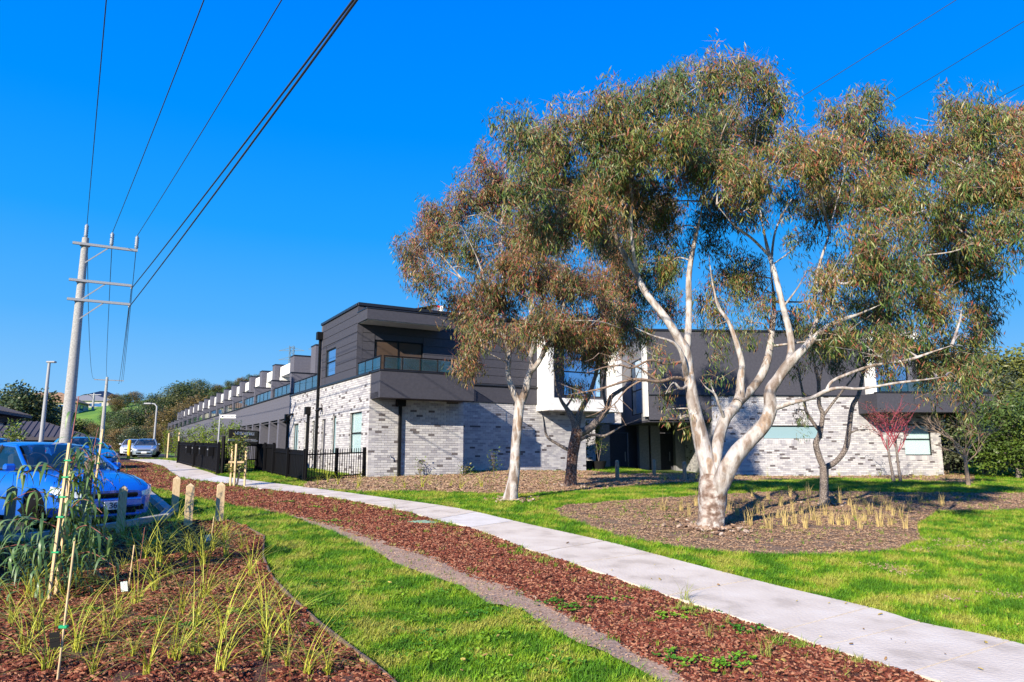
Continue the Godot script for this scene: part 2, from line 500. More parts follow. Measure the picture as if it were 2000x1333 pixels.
const PATH := [[2300, 1485, 2560, 1450], [2000, 1393, 2230, 1344], [1780, 1325, 1975, 1262], [1610, 1273, 1800, 1212.0 + 13.0], [1525, 1242, 1700, 1195], [1306, 1171, 1470, 1139], [1121, 1107, 1270, 1086], [1050, 1085, 1180, 1062], [920, 1035, 1004, 1022], [850, 1019, 930, 1004], [790, 1002, 860, 991], [710, 986, 775, 979], [605, 968, 660, 963], [500, 957, 570, 951], [440, 947, 490, 941], [385, 941, 428, 932], [353, 936, 412, 926], [336, 926, 384, 917], [318, 913, 366, 908], [290, 905, 346, 902.5], [250, 898.5, 308, 898.6]]
var P := {}
func ground() -> void:
	# the ground sheet, wide enough for the horizon, with the rising hill on the left
	var st := new_st()
	st.set_smooth_group(0)
	var xs := []
	var zs := []
	for i in range(-46, 47): xs.append(signf(i) * pow(absf(i) / 46.0, 2.2) * 900.0)
	for j in 70: zs.append(40.0 - pow(j / 69.0, 2.4) * 1500.0)
	var hh := func(x: float, z: float) -> float: return h(x, z) - 0.08 + hill(x, z)
	for i in xs.size() - 1:
		for j in zs.size() - 1:
			var q := []
			for k in [[0, 0], [0, 1], [1, 1], [1, 0]]:
				var x: float = xs[i + k[0]]
				var z: float = zs[j + k[1]]
				q.append(Vector3(x, hh.call(x, z), z))
			quad(st, q[3], q[2], q[1], q[0])
	st.index()
	structure(part(st, "ground", M.field))
	P.bed = poly([[-20, 1071], [0, 1068], [180, 1047], [318, 1023], [440, 1020], [478, 1034], [515, 1052], [513, 1094], [529, 1134], [570, 1178], [619, 1224], [675, 1269], [717, 1301], [755, 1333], [860, 1440], [-180, 1440], [-190, 1300], [-110, 1180]])
	P.strip = poly([[2300, 1470], [1780, 1312], [1430, 1200], [1121, 1100], [1050, 1079], [920, 1032], [850, 1016], [710, 983], [500, 954], [385, 938], [345, 932], [318, 911], [250, 897], [205, 897], [190, 906], [215, 926], [262, 948], [285, 953], [340, 966], [426, 985], [500, 998], [560, 1010], [640, 1030], [745, 1066], [850, 1098], [920, 1136], [1018, 1168], [1095, 1206], [1183, 1251], [1287, 1308], [1325, 1333], [1480, 1440], [2200, 1490]])
	P.soil = poly([[480, 990], [640, 1024], [745, 1060], [850, 1092], [920, 1130], [1018, 1160], [1183, 1245], [1325, 1326], [1480, 1430], [1390, 1430], [1280, 1333], [1200, 1294], [1130, 1262], [1060, 1227], [1018, 1198], [955, 1187], [902, 1150], [832, 1128], [780, 1110], [710, 1070], [657, 1045], [552, 1007], [480, 994]])
	P.ring = poly([[1078, 997], [1112, 988], [1240, 978], [1354, 971], [1430, 966], [1520, 961], [1700, 962], [1900, 964], [2300, 968], [2300, 992], [2000, 997], [1952, 1000], [1834, 1002], [1791, 1028], [1800, 1057], [1739, 1080], [1620, 1086], [1477, 1086], [1354, 1077], [1207, 1050], [1097, 1012]])
	P.wallbed = poly([[590, 955], [703, 963], [815, 961.5], [955, 967], [1025, 968], [1095, 963], [1165, 960], [1200, 955], [1340, 946], [1431, 944], [1610, 936], [1740, 939], [1902, 947], [1906, 930], [1850, 921], [1700, 922], [1441, 925], [1380, 926], [1205, 928], [1140, 920], [1000, 920], [905, 926], [716, 926], [600, 943]])
	P.road = PackedVector2Array()
	for q in [[-15, 1066], [0, 1064], [180, 1043.5], [318, 1019], [330, 1008], [305, 985], [262, 949], [215, 927], [188, 906], [203, 896.5], [320, 897]]:
		var p := gp(q[0], q[1])
		P.road.append(Vector2(p.x, p.z))
	for q in [Vector2(-27, -58), Vector2(-62, -118), Vector2(-78, -112), Vector2(-48, -58), Vector2(-34, -30), Vector2(-26, -8), Vector2(-16, -3)]: P.road.append(q)
	P.road.append(Vector2(-3.6, -3.4))
	P.road.append(Vector2(-5.6, -6.9))
	P.road.append(Vector2(-7.6, -10.6))
	var lower := PackedVector2Array()
	var upper := PackedVector2Array()
	for q in PATH:
		var a := gp(q[0], q[1])
		var b := gp(q[2], q[3])
		lower.append(Vector2(a.x, a.z))
		upper.append(Vector2(b.x, b.z))
	var back := upper.duplicate()
	back.reverse()
	P.path = lower.duplicate()
	P.path.append_array(back)
	structure(sheet("lawn", PackedVector2Array([Vector2(-7, 2), Vector2(26, 2), Vector2(60, -60), Vector2(34, -95), Vector2(-20, -95), Vector2(-32, -50), Vector2(-21, -40), Vector2(-7, -13)]), 0.0, 1.0, M.lawn))
	structure(sheet("road", P.road, 0.0, 1.5, M.asphalt))
	structure(sheet("soil_strip", P.soil, 0.03, 0.25, M.soil, self, 0.035))
	structure(sheet("garden_bed", P.bed, 0.02, 0.3, M.mulch, self, 0.06))
	structure(sheet("mulch_strip", P.strip, 0.014, 0.3, M.mulch, self, 0.03))
	structure(sheet("tree_bed", P.ring, 0.012, 0.4, M.tan_mulch, self, 0.04))
	structure(sheet("wall_bed", P.wallbed, 0.02, 0.5, M.tan_mulch, self, 0.04))
	# concrete footpath, one slab at a time
	var fp := Node3D.new()
	fp.name = "footpath"
	add_child(fp)
	structure(fp)
	for i in lower.size() - 1:
		var s := new_st()
		var n := 5
		for k in n:
			var ring := []
			for m in 2:
				var t := lerpf(0.0, 1.0, (k + m) / float(n))
				if k + m == 0: t = 0.01
				if k + m == n: t = 0.99
				var i0 := maxi(i - 1, 0)
				var i3 := mini(i + 2, lower.size() - 1)
				var a := lower[i].cubic_interpolate(lower[i + 1], lower[i0], lower[i3], t)
				var b := upper[i].cubic_interpolate(upper[i + 1], upper[i0], upper[i3], t)
				ring.append([a, b])
			var v := []
			for m in 2:
				for e in 2:
					var q: Vector2 = ring[m][e]
					v.append(Vector3(q.x, h(q.x, q.y) + 0.04, q.y))
			quad(s, v[0], v[2], v[3], v[1])
			var dn := Vector3(0, -0.12, 0)
			quad(s, v[2], v[0], v[0] + dn, v[2] + dn)
			quad(s, v[1], v[3], v[3] + dn, v[1] + dn)
			if k == 0: quad(s, v[0], v[1], v[1] + dn, v[0] + dn)
			if k == n - 1: quad(s, v[3], v[2], v[2] + dn, v[3] + dn)
		part(s, "slab", M.concrete_new if i in [8, 14] else M.concrete, fp)
	# joints below the slabs
	structure(sheet("path_bedding", P.path, 0.018, 1.0, M.soil))
	# kerb along the parking bays
	var kb := Node3D.new()
	kb.name = "kerb"
	add_child(kb)
	structure(kb)
	var kp := [[-15, 1066], [0, 1064], [100, 1054], [180, 1043.5], [250, 1032], [318, 1019], [330, 1008], [305, 985], [262, 949], [215, 927], [188, 906]]
	for i in kp.size() - 1:
		var a := gp(kp[i][0], kp[i][1])
		var b := gp(kp[i + 1][0], kp[i + 1][1])
		var s := new_st()
		bar(s, a + Vector3.UP * 0.03, b.lerp(a, 0.01 / a.distance_to(b)) + Vector3.UP * 0.03, 0.16, 0.2)
		part(s, "kerbstone", M.kerb, kb)
	# timber edging of the garden bed
	var ed := thing("timber_edging", "thin weathered timber edging curving along the front garden bed", "edging", gp(515, 1056))
	var ep := [[440, 1020], [478, 1034], [515, 1053], [513, 1094], [529, 1134], [570, 1178], [619, 1224], [675, 1269], [717, 1301], [755, 1333], [860, 1440]]
	for i in ep.size() - 1:
		var a := gp(ep[i][0], ep[i][1]) - ed.position
		var b := gp(ep[i + 1][0], ep[i + 1][1]) - ed.position
		var s := new_st()
		var dir := (b - a).normalized()
		var x := dir.cross(Vector3.UP).normalized()
		bx(s, (a + b) / 2 + Vector3.UP * -0.005, Vector3(0.02, 0.12, a.distance_to(b)), Basis(x, x.cross(dir) * -1.0, dir))
		part(s, "board", M.edging, ed)
	# inspection pit lid beside the path
	var c := [gp(788, 1022), gp(836, 1027), gp(884, 1026), gp(846, 1019)]
	var lid := thing("pit_lid", "pale green rectangular pit lid lying beside the concrete path", "pit lid", c[0])
	var s2 := new_st()
	var u := Vector3.UP * 0.035
	for k in 4: c[k] -= lid.position
	quad(s2, c[0] + u, c[1] + u, c[2] + u, c[3] + u)
	for k in 4: quad(s2, c[k] + u, c[k], c[(k + 1) % 4], c[(k + 1) % 4] + u)
	part(s2, "lid", M.green_lid, lid)
func hill(x: float, z: float) -> float:
	var d := -z
	if d < 70: return 0.0
	var side := smoothstep(20.0, -30.0, x + 0.15 * d)
	var a := smoothstep(90.0, 230.0, d) * side * 12.5
	var c := smoothstep(100.0, 200.0, d) * 9.0 * exp(-pow((x + 50.0 + 0.05 * d) / 40.0, 2))
	return a + c
func ground_cover() -> void:
	var beds := [P.bed, P.strip, P.soil, P.ring, P.wallbed, P.road, P.path, A_FOOT, B_FOOT]
	var tuft := blade_mesh(9, 0.065, 0.0062, 0.7, 11, 2, 0.028)
	var near := PackedVector2Array([Vector2(-7, -3.0), Vector2(13, -3.0), Vector2(22, -14), Vector2(-12, -20)])
	var far := PackedVector2Array([Vector2(-12, -20), Vector2(22, -14), Vector2(38, -28), Vector2(34, -48), Vector2(-28, -48), Vector2(-24, -38)])
	var pal := [Color(.07, .19, .008), Color(.12, .28, .01), Color(.19, .34, .014), Color(.25, .37, .02), Color(.36, .37, .06)]
	scatter("lawn_grass", "bright green mown grass on both sides of the concrete path", "grass", spots(near, 1250, 1.25, 1, beds, 21) , tuft, M.blade, pal, 0.5, 1.5, 2, 0.035, false, 0.0, 0.7)
	scatter("lawn_grass", "bright green grass in front of the brick walls", "grass", spots(far, 700, 1.1, 3, beds, 48), tuft, M.blade, pal, 0.9, 1.4, 4, 0.035, false, 0.0, 0.5)
	# clover and broad-leaved weeds
	rng.seed = 8
	var cl := []
	for k in 30:
		var p := gp(rng.randf_range(600, 1150), rng.randf_range(1130, 1330))
		if inside(Vector2(p.x, p.z), beds): continue
		for i in rng.randi_range(4, 14):
			var q := p + Vector3(rng.randfn(0, 0.13), 0, rng.randfn(0, 0.13))
			cl.append(onground(q.x, q.z, 0.02))
	for e in [[1085, 1185, 10], [1115, 1195, 16], [600, 1020, 8], [650, 1024, 10], [1240, 1130, 14], [1180, 1105, 10], [1100, 1075, 10], [1440, 1240, 12], [1500, 1235, 12], [1360, 1205, 10], [1200, 1180, 8], [1300, 1215, 10], [1320, 1300, 14], [1400, 1310, 14], [560, 985, 12], [620, 995, 12], [770, 1010, 8], [1460, 1300, 12], [980, 1050, 10], [1040, 1075, 10], [290, 1225, 8], [350, 1235, 12], [170, 1200, 8], [460, 1210, 8]]:
		var p := gp(e[0], e[1])
		for i in e[2]:
			var q := p + Vector3(rng.randfn(0, 0.09), 0, rng.randfn(0, 0.09))
			if inside(Vector2(q.x, q.z), [P.path]): continue
			cl.append(onground(q.x, q.z, 0.035))
	scatter("clover", "dark green clover and broad leaved weeds in the lawn and mulch", "weeds", cl, rosette_mesh(5), M.blade, [Color(.05, .17, .012), Color(.1, .25, .015), Color(.2, .34, .02)], 0.4, 0.85, 9)
	# weedy grass along the edges of the mulch strip
	var wd := []
	var wn := noise(0.8, 4, 2)
	for i in PATH.size() - 3:
		for k in 50:
			var t := rng.randf()
			var p := gp(lerpf(PATH[i][0], PATH[i + 1][0], t), lerpf(PATH[i][1], PATH[i + 1][1], t))
			var q := p + Vector3(-absf(rng.randfn(0, 0.16)) - 0.03, 0, absf(rng.randfn(0, 0.1)))
			if seen(q) and not inside(Vector2(q.x, q.z), [P.path]) and wn.get_noise_2d(q.x * 2, q.z * 2) > 0.0: wd.append(onground(q.x, q.z, 0.02))
	for p in spots(P.strip, 14, 0.6, 61, [P.path], 40): wd.append(p)
	for p in spots(P.soil, 26, 0.6, 62, [], 40): wd.append(p)
	for p in spots(P.ring, 9, 0.3, 63, [], 40): wd.append(p)
	for p in spots(P.wallbed, 10, 0.2, 64, [], 50): wd.append(p)
	for p in spots(P.bed, 10, 0.2, 65, [], 50): wd.append(p)
	scatter("weed_grass", "thin grass and weeds sprouting through the mulch", "weeds", wd, tuft, M.blade, [Color(.1, .2, .012), Color(.22, .3, .03), Color(.32, .32, .08)], 0.8, 1.6, 66, 0.03)
	# bark chips
	var red := [Color(.05, .014, .01), Color(.12, .032, .018), Color(.17, .045, .026), Color(.22, .065, .038), Color(.36, .17, .1)]
	var tan := [Color(.15, .085, .055), Color(.24, .145, .095), Color(.31, .2, .13), Color(.4, .28, .19)]
	var c1 := spots(P.bed, 3000, 0.7, 71, [], 16)
	raise_points(c1, 0.03, 0.06)
	scatter("bark_mulch", "red brown bark chips covering the front garden bed", "mulch", c1, chip_mesh(3), M.chip, red, 0.015, 0.055, 72, 0.0, true, 0.006, 14.0)
	var c2 := spots(P.strip, 3000, 1.15, 73, [P.path], 40)
	raise_points(c2, 0.022, 0.03)
	scatter("bark_mulch", "red brown bark chips along the concrete path", "mulch", c2, chip_mesh(4), M.chip, red, 0.015, 0.052, 74, 0.05, true, 0.006, 14.0)
	var c3 := spots(P.ring, 1500, 0.9, 75, [], 40)
	raise_points(c3, 0.02, 0.04)
	scatter("wood_chips", "tan wood chips around the big white gum tree", "mulch", c3, chip_mesh(5), M.chip, tan, 0.014, 0.036, 76, 0.03, true, 0.005, 14.0)
	var c4 := spots(P.wallbed, 700, 0.8, 77, [A_FOOT, B_FOOT], 45)
	raise_points(c4, 0.03, 0.04)
	scatter("wood_chips", "tan wood chips in the bed along the brick walls", "mulch", c4, chip_mesh(6), M.chip, tan, 0.03, 0.08, 78, 0.02, true, 0.005, 14.0)
	var c5 := spots(P.soil, 420, 0.6, 79, [], 30)
	raise_points(c5, 0.03, 0.035)
	for e in [[1720, 1113, .14], [1745, 1120, .1], [1765, 1127, .12], [1858, 1180, .1], [1835, 1062, .3], [1900, 1075, .25], [1760, 1078, .3], [1970, 1066, .2], [1950, 1170, .15]]:
		var p := gp(e[0], e[1])
		for k in int(500 * e[2]):
			var q: Vector3 = p + Vector3(rng.randfn(), 0, rng.randfn() * 0.6) * float(e[2])
			c5.append(onground(q.x, q.z, 0.03 + 0.03 * rng.randf()))
	scatter("soil_crumbs", "crumbs of bare brown soil beside the mulch", "soil", c5, chip_mesh(7), M.chip, [Color(.27, .17, .115), Color(.36, .24, .165), Color(.43, .3, .21)], 0.01, 0.03, 80, 0.02, true, 0.01, 3.0)
	# strips of shed bark round the gum trunks
	var sb := []
	for e in [[1388, 1035, 0.42, 150], [998, 980, 0.3, 60], [1117, 952, 0.35, 60], [1608, 990, 0.3, 50]]:
		var p := gp(e[0], e[1])
		for k in e[3]:
			var a := rng.randf() * TAU
			var r: float = e[2] * (0.55 + absf(rng.randfn()) * 0.9)
			sb.append(onground(p.x + cos(a) * r, p.z + sin(a) * r, 0.05))
	scatter("bark_strips", "strips of shed bark lying round the gum trunks", "bark", sb, chip_mesh(9), M.chip, [Color(.12, .07, .05), Color(.3, .2, .14), Color(.45, .36, .3)], 0.05, 0.16, 83, 0.0, true, 0.01, 14.0)
	# fallen leaves
	var lv := []
	for k in 130:
		var p := gp(rng.randf_range(450, 2000), rng.randf_range(960, 1330))
		lv.append(p + Vector3.UP * 0.055)
	scatter("fallen_leaves", "scattered dry leaves lying on lawn and path", "leaves", lv, chip_mesh(8), M.chip, [Color(.3, .18, .08), Color(.45, .36, .1), Color(.12, .07, .04)], 0.012, 0.05, 82, 0.02, true, 0.0, 3.0)
var bump_noise: FastNoiseLite
func noise_bump(p: Vector3, amp: float) -> float:
	if bump_noise == null: bump_noise = noise(0.9, 5, 3)
	return amp * bump_noise.get_noise_2d(p.x * 2.0, p.z * 2.0)
func raise_points(a: Array, up: float, amp: float) -> void:
	for i in a.size(): a[i] = a[i] + Vector3.UP * (up + noise_bump(a[i], amp))
# ---------------------------------------------------------------- buildings
var A_FOOT := PackedVector2Array()
var B_FOOT := PackedVector2Array()
var AF := Transform3D()
var BF := Transform3D()
func frames() -> void:
	AF = Transform3D(Basis(Vector3.UP, deg_to_rad(30.26)), Vector3(-5.037, 0.774, -25.0))
	BF = Transform3D(Basis(Vector3.UP, deg_to_rad(3.5)), Vector3(10.364, 0.555, -33.0))
	for q in [[0, 0], [3.7, 0], [3.7, -1.8], [10.7, -1.8], [10.7, -14], [1, -90], [0, -90]]:
		var p: Vector3 = AF * Vector3(q[0], 0, q[1])
		A_FOOT.append(Vector2(p.x, p.z))
	for q in [[-4, 0], [9.9, 0], [9.9, -10], [-4, -10]]:
		var p: Vector3 = BF * Vector3(q[0], 0, q[1])
		B_FOOT.append(Vector2(p.x, p.z))
# a wall with real openings: o is its lower corner, u runs along it, n faces out
func wall(parent: Node, called: String, o: Vector3, u: Vector3, n: Vector3, length: float, y0: float, y1: float, opens: Array, thick: float, material: Material) -> MeshInstance3D:
	var st := new_st()
	var ss := [0.0, length]
	var ys := [y0, y1]
	for w in opens:
		for k in 2:
			if not ss.has(w[k]): ss.append(w[k])
			if not ys.has(w[k + 2]): ys.append(w[k + 2])
	ss.sort()
	ys.sort()
	var f := func(s: float, y: float, dpt: float) -> Vector3: return o + u * s + Vector3.UP * y - n * dpt
	for i in ss.size() - 1:
		for j in ys.size() - 1:
			var mx: float = (ss[i] + ss[i + 1]) / 2
			var my: float = (ys[j] + ys[j + 1]) / 2
			var open := false
			for w in opens:
				if mx > w[0] and mx < w[1] and my > w[2] and my < w[3]: open = true
			if open: continue
			for dp in [0.0, thick]: quad(st, f.call(ss[i], ys[j], dp), f.call(ss[i + 1], ys[j], dp), f.call(ss[i + 1], ys[j + 1], dp), f.call(ss[i], ys[j + 1], dp))
	var loops := opens.duplicate()
	loops.append([0.0, length, y0, y1])
	for w in loops:
		var c := [[w[0], w[2]], [w[1], w[2]], [w[1], w[3]], [w[0], w[3]]]
		for k in 4:
			var a: Array = c[k]
			var b: Array = c[(k + 1) % 4]
			quad(st, f.call(a[0], a[1], 0.0), f.call(b[0], b[1], 0.0), f.call(b[0], b[1], thick), f.call(a[0], a[1], thick))
	return part(st, called, material, parent)
# bricks of one wall: the first of them as parts, the rest joined
func bricks(parent: Node, o: Vector3, u: Vector3, n: Vector3, length: float, y0: float, y1: float, opens: Array, sd: int, singles: Array, rest: Array, tones: Array, corner := false) -> void:
	rng.seed = sd
	var b := Basis(u, Vector3.UP, n)
	var rows := int((y1 - y0) / 0.086)
	for r in rows:
		var y := y1 - 0.043 - r * 0.086
		var s := -0.12 if r % 2 == 0 else 0.0
		while s < length:
			var cuts := [[maxf(s, 0.0), minf(s + 0.23, length)]]
			for w in opens:
				if y < w[2] or y > w[3]: continue
				var nxt := []
				for c in cuts:
					if c[1] <= w[0] or c[0] >= w[1]: nxt.append(c)
					else:
						if c[0] < w[0]: nxt.append([c[0], w[0]])
						if c[1] > w[1]: nxt.append([w[1], c[1]])
				cuts = nxt
			var x := rng.randf()
			var tone := 5 if x < 0.055 else 0 if x < 0.3 else 1 if x < 0.56 else 4 if x < 0.76 else 2 if x < 0.9 else 3
			var k := rng.randf_range(0.93, 1.07)
			for c in cuts:
				var l: float = c[1] - c[0]
				if l < 0.025: continue
				var xf := Transform3D(b.scaled_local(Vector3(l, 0.076, 0.06)), o + u * (c[0] + l / 2) + Vector3.UP * y - n * (0.022 + rng.randf_range(-0.002, 0.002)))
				if singles[0] > 0:
					singles[0] -= 1
					inst(unit_box, "brick", M.brick[tone], parent, xf)
				else:
					rest.append(xf)
					tones.append(BRICKS[tone] * k)
			s += 0.24
func window(parent: Node, o: Vector3, u: Vector3, n: Vector3, w: Array, kind: String, splits: Array = [], back := 0.1, vsplits: Array = []) -> Node3D:
	var r := Node3D.new()
	r.name = "window"
	parent.add_child(r, true)
	var b := Basis(u, Vector3.UP, n)
	var cx: float = (w[0] + w[1]) / 2
	var cy: float = (w[2] + w[3]) / 2
	var ww: float = w[1] - w[0]
	var hh: float = w[3] - w[2]
	r.transform = Transform3D(b, o + u * cx + Vector3.UP * cy - n * back)
	var st := new_st()
	var t := 0.05
	for s in [-1, 1]:
		bx(st, Vector3(s * (ww / 2 - t / 2), 0, 0), Vector3(t, hh, 0.06))
		bx(st, Vector3(0, s * (hh / 2 - t / 2), 0.002), Vector3(ww - 2 * t, t, 0.06))
	for y in splits: bx(st, Vector3(0, y - cy, 0.004), Vector3(ww - 2 * t, t, 0.055))
	for x in vsplits: bx(st, Vector3(x - cx, 0, 0.006), Vector3(t, hh - 2 * t, 0.05))
	part(st, "frame", M.black, r)
	var ye := [w[2] - cy] + splits.map(func(q): return q - cy) + [w[3] - cy]
	var xe := [w[0] - cx] + vsplits.map(func(q): return q - cx) + [w[1] - cx]
	for i in ye.size() - 1:
		for j in xe.size() - 1:
			var c := Vector3((xe[j] + xe[j + 1]) / 2, (ye[i] + ye[i + 1]) / 2, 0)
			var s := Vector3(xe[j + 1] - xe[j], ye[i + 1] - ye[i], 0.008)
			box(r, "pane", c, s, {"sky": M.glass, "brown": M.glass_brown, "frost": M.frost, "blind": M.pane, "room": M.tint}[kind])
	if kind == "blind": box(r, "blind", Vector3(0, 0, -0.05), Vector3(ww - 0.06, hh - 0.06, 0.01), M.blind)
	return r
func boards(parent: Node, o: Vector3, u: Vector3, n: Vector3, length: float, y0: float, y1: float, pitch_y: float, opens: Array, material: Material) -> void:
	var b := Basis(u, Vector3.UP, n)
	var y := y0
	while y < y1 - 0.02:
		var top := minf(y + pitch_y - 0.014, y1)
		var cuts := [[0.0, length]]
		for w in opens:
			if top <= w[2] or y >= w[3]: continue
			var nxt := []
			for c in cuts:
				if c[1] <= w[0] or c[0] >= w[1]: nxt.append(c)
				else:
					if c[0] < w[0]: nxt.append([c[0], w[0]])
					if c[1] > w[1]: nxt.append([w[1], c[1]])
			cuts = nxt
		for c in cuts: box(parent, "cladding_board", o + u * ((c[0] + c[1]) / 2) + Vector3.UP * ((y + top) / 2) + n * 0.012, Vector3(c[1] - c[0], top - y, 0.024), material, b)
		y += pitch_y
func downpipe(parent: Node, o: Vector3, n: Vector3, y0: float, y1: float) -> void:
	var p := Node3D.new()
	p.name = "downpipe"
	parent.add_child(p, true)
	p.position = o + n * 0.08
	box(p, "pipe", Vector3(0, (y0 + y1) / 2, 0), Vector3(0.1, y1 - y0, 0.1), M.black)
	box(p, "rainwater_head", Vector3(0, y1 + 0.15, 0.02), Vector3(0.32, 0.34, 0.26), M.black)
func wall_light(parent: Node, o: Vector3, n: Vector3) -> void:
	var p := Node3D.new()
	p.name = "wall_light"
	parent.add_child(p, true)
	p.transform = Transform3D(Basis(Vector3.UP.cross(n), Vector3.UP, n), o)
	box(p, "bracket", Vector3(0, 0, 0.05), Vector3(0.1, 0.1, 0.1), M.black)
	for s in [-1, 1]: rod(p, "spotlight", Vector3(s * 0.06, 0.02, 0.1), Vector3(s * 0.16, -0.1, 0.22), 0.045, 0.055, M.black)
func balustrade(parent: Node, a: Vector3, b: Vector3, height: float, n: int, glass: Material) -> void:
	var g := Node3D.new()
	g.name = "balustrade"
	parent.add_child(g, true)
	var u := (b - a).normalized()
	var bs := Basis(u, Vector3.UP, u.cross(Vector3.UP))
	var l := a.distance_to(b)
	box(g, "handrail", (a + b) / 2 + Vector3.UP * (height - 0.02), Vector3(l, 0.04, 0.05), M.black, bs)
	box(g, "bottom_rail", (a + b) / 2 + Vector3.UP * 0.03, Vector3(l, 0.04, 0.04), M.black, bs)
	for i in n + 1: box(g, "post", a + u * (0.02 + (l - 0.04) * i / n) + Vector3.UP * (height / 2 - 0.02), Vector3(0.035, height - 0.04, 0.035), M.black, bs)
	for i in n: box(g, "pane", a + u * (l * (i + 0.5) / n) + Vector3.UP * (height / 2), Vector3(l / n - 0.05, height - 0.12, 0.01), glass, bs)
const LX := Vector3(-1, 0, 0)
const FZ := Vector3(0, 0, 1)
func corner_house() -> void:
	var b := thing("corner_house", "two storey end house of pale grey brick and charcoal cladding with a corner balcony", "house", AF.origin, deg_to_rad(30.26))
	var rest := []
	var tones := []
	var singles := [300]
	# front block below the balcony
	var no := []
	wall(b, "wall", Vector3(0, 0, -0.028), Vector3.RIGHT, FZ, 3.7, -0.5, 2.9, no, 0.2, M.mortar)
	bricks(b, Vector3(0, 0, 0), Vector3.RIGHT, FZ, 3.7, -0.3, 2.72, no, 3, singles, rest, tones)
	wall(b, "wall", Vector3(3.69, 0, 0), Vector3(0, 0, -1), Vector3.RIGHT, 1.85, -0.5, 2.9, no, 0.2, M.mortar)
	bricks(b, Vector3(3.7, 0, 0), Vector3(0, 0, -1), Vector3.RIGHT, 1.8, -0.3, 2.72, no, 4, singles, rest, tones)
	# left side wall with its windows and door (s runs back along the wall)
	var lo := [[0.78, 2.22, 0.8, 2.34], [3.95, 4.52, 0.78, 2.29], [5.47, 6.06, 0.05, 2.26], [7.2, 7.66, 0.5, 2.22], [8.42, 8.98, 0.45, 2.22], [10.1, 11.15, 0.3, 2.2]]
	wall(b, "wall", Vector3(0.028, 0, 0), Vector3(0, 0, -1), LX, 12.0, -0.5, 3.6, lo, 0.22, M.mortar)
	bricks(b, Vector3.ZERO, Vector3(0, 0, -1), LX, 12.0, -0.3, 3.6, lo, 5, singles, rest, tones)
	var L := Vector3(0.0, 0, 0)
	window(b, L, Vector3(0, 0, -1), LX, lo[0], "blind", [1.55])
	window(b, L, Vector3(0, 0, -1), LX, lo[1], "frost")
	window(b, L, Vector3(0, 0, -1), LX, lo[3], "blind")
	window(b, L, Vector3(0, 0, -1), LX, lo[4], "blind")
	window(b, L, Vector3(0, 0, -1), LX, lo[5], "frost", [], 0.1, [10.75])
	var dr := Node3D.new()
	dr.name = "door"
	b.add_child(dr, true)
	dr.position = Vector3(0.1, 1.15, -5.765)
	box(dr, "leaf", Vector3.ZERO, Vector3(0.05, 2.2, 0.58), M.charcoal)
	rod(dr, "handle", Vector3(-0.05, -0.1, 0.2), Vector3(-0.05, 0.1, 0.2), 0.015, 0.015, M.alloy)
	for z in [-6.25, -11.2]: wall_light(b, Vector3(-0.02, 2.68, z + (0.2 if z > -7 else 0.0)), LX)
	downpipe(b, Vector3(0, 0, -6.62), LX, -0.1, 5.75)
	downpipe(b, Vector3(0, 0, -8.1), LX, -0.1, 2.55)
	downpipe(b, Vector3(0, 0, -12.0), LX, -0.1, 2.4)
	downpipe(b, Vector3(1.13, 0, 0), FZ, -0.1, 2.5)
	# set-back front wall
	wall(b, "wall", Vector3(3.7, 0, -1.828), Vector3.RIGHT, FZ, 7.0, -0.5, 3.6, no, 0.2, M.mortar)
	bricks(b, Vector3(3.7, 0, -1.8), Vector3.RIGHT, FZ, 7.0, -0.3, 3.57, no, 6, singles, rest, tones)
	wall(b, "wall", Vector3(10.69, 0, -1.8), Vector3(0, 0, -1), Vector3.RIGHT, 9.0, -0.5, 3.6, no, 0.2, M.mortar)
	bricks(b, Vector3(10.7, 0, -1.8), Vector3(0, 0, -1), Vector3.RIGHT, 9.0, -0.3, 3.57, no, 7, singles, rest, tones)
	var mm := multi("brickwork", unit_box, M.brickv, rest, tones, b)
	mm.set_meta("kind", "stuff")
	# upper storey
	var uo := [[2.75, 4.25, 4.0, 5.17]]
	wall(b, "upper_wall", Vector3(0.03, 0, -1.7), Vector3(0, 0, -1), LX, 5.0, 3.55, 6.4, uo, 0.2, M.charcoal)
	boards(b, Vector3(0.03, 0, -1.7), Vector3(0, 0, -1), LX, 5.0, 3.68, 6.4, 0.34, uo, M.charcoal)
	window(b, Vector3(0.03, 0, -1.7), Vector3(0, 0, -1), LX, uo[0], "sky", [4.62], 0.06)
	var fo := [[0.68, 2.7, 3.1, 5.14]]
	wall(b, "upper_wall", Vector3(0.03, 0, -1.73), Vector3.RIGHT, FZ, 9.0, 2.9, 6.4, fo, 0.2, M.charcoal)
	boards(b, Vector3(0.03, 0, -1.73), Vector3.RIGHT, FZ, 9.0, 3.68, 6.4, 0.34, fo, M.charcoal)
	window(b, Vector3(0.03, 0, -1.73), Vector3.RIGHT, FZ, fo[0], "brown", [], 0.06, [1.68])
	box(b, "trim", Vector3(-0.02, 3.64, -6.0), Vector3(0.1, 0.07, 12.0), M.cap)
	box(b, "trim", Vector3(6.9, 3.61, -1.72), Vector3(6.4, 0.06, 0.12), M.cap)
	box(b, "roof", Vector3(4.5, 6.35, -4.25), Vector3(8.9, 0.08, 4.8), M.cap)
	box(b, "roof_edge", Vector3(0.0, 6.43, -4.2), Vector3(0.12, 0.1, 5.0), M.cap)
	box(b, "roof_edge", Vector3(4.5, 6.46, -1.72), Vector3(9.0, 0.12, 0.16), M.cap)
	box(b, "roof_edge", Vector3(4.5, 6.43, -6.68), Vector3(9.0, 0.1, 0.12), M.cap)
	wall(b, "upper_wall", Vector3(0.0, 0, -6.72), Vector3.RIGHT, Vector3(0, 0, -1), 9.0, 3.55, 6.4, [], 0.2, M.grey)
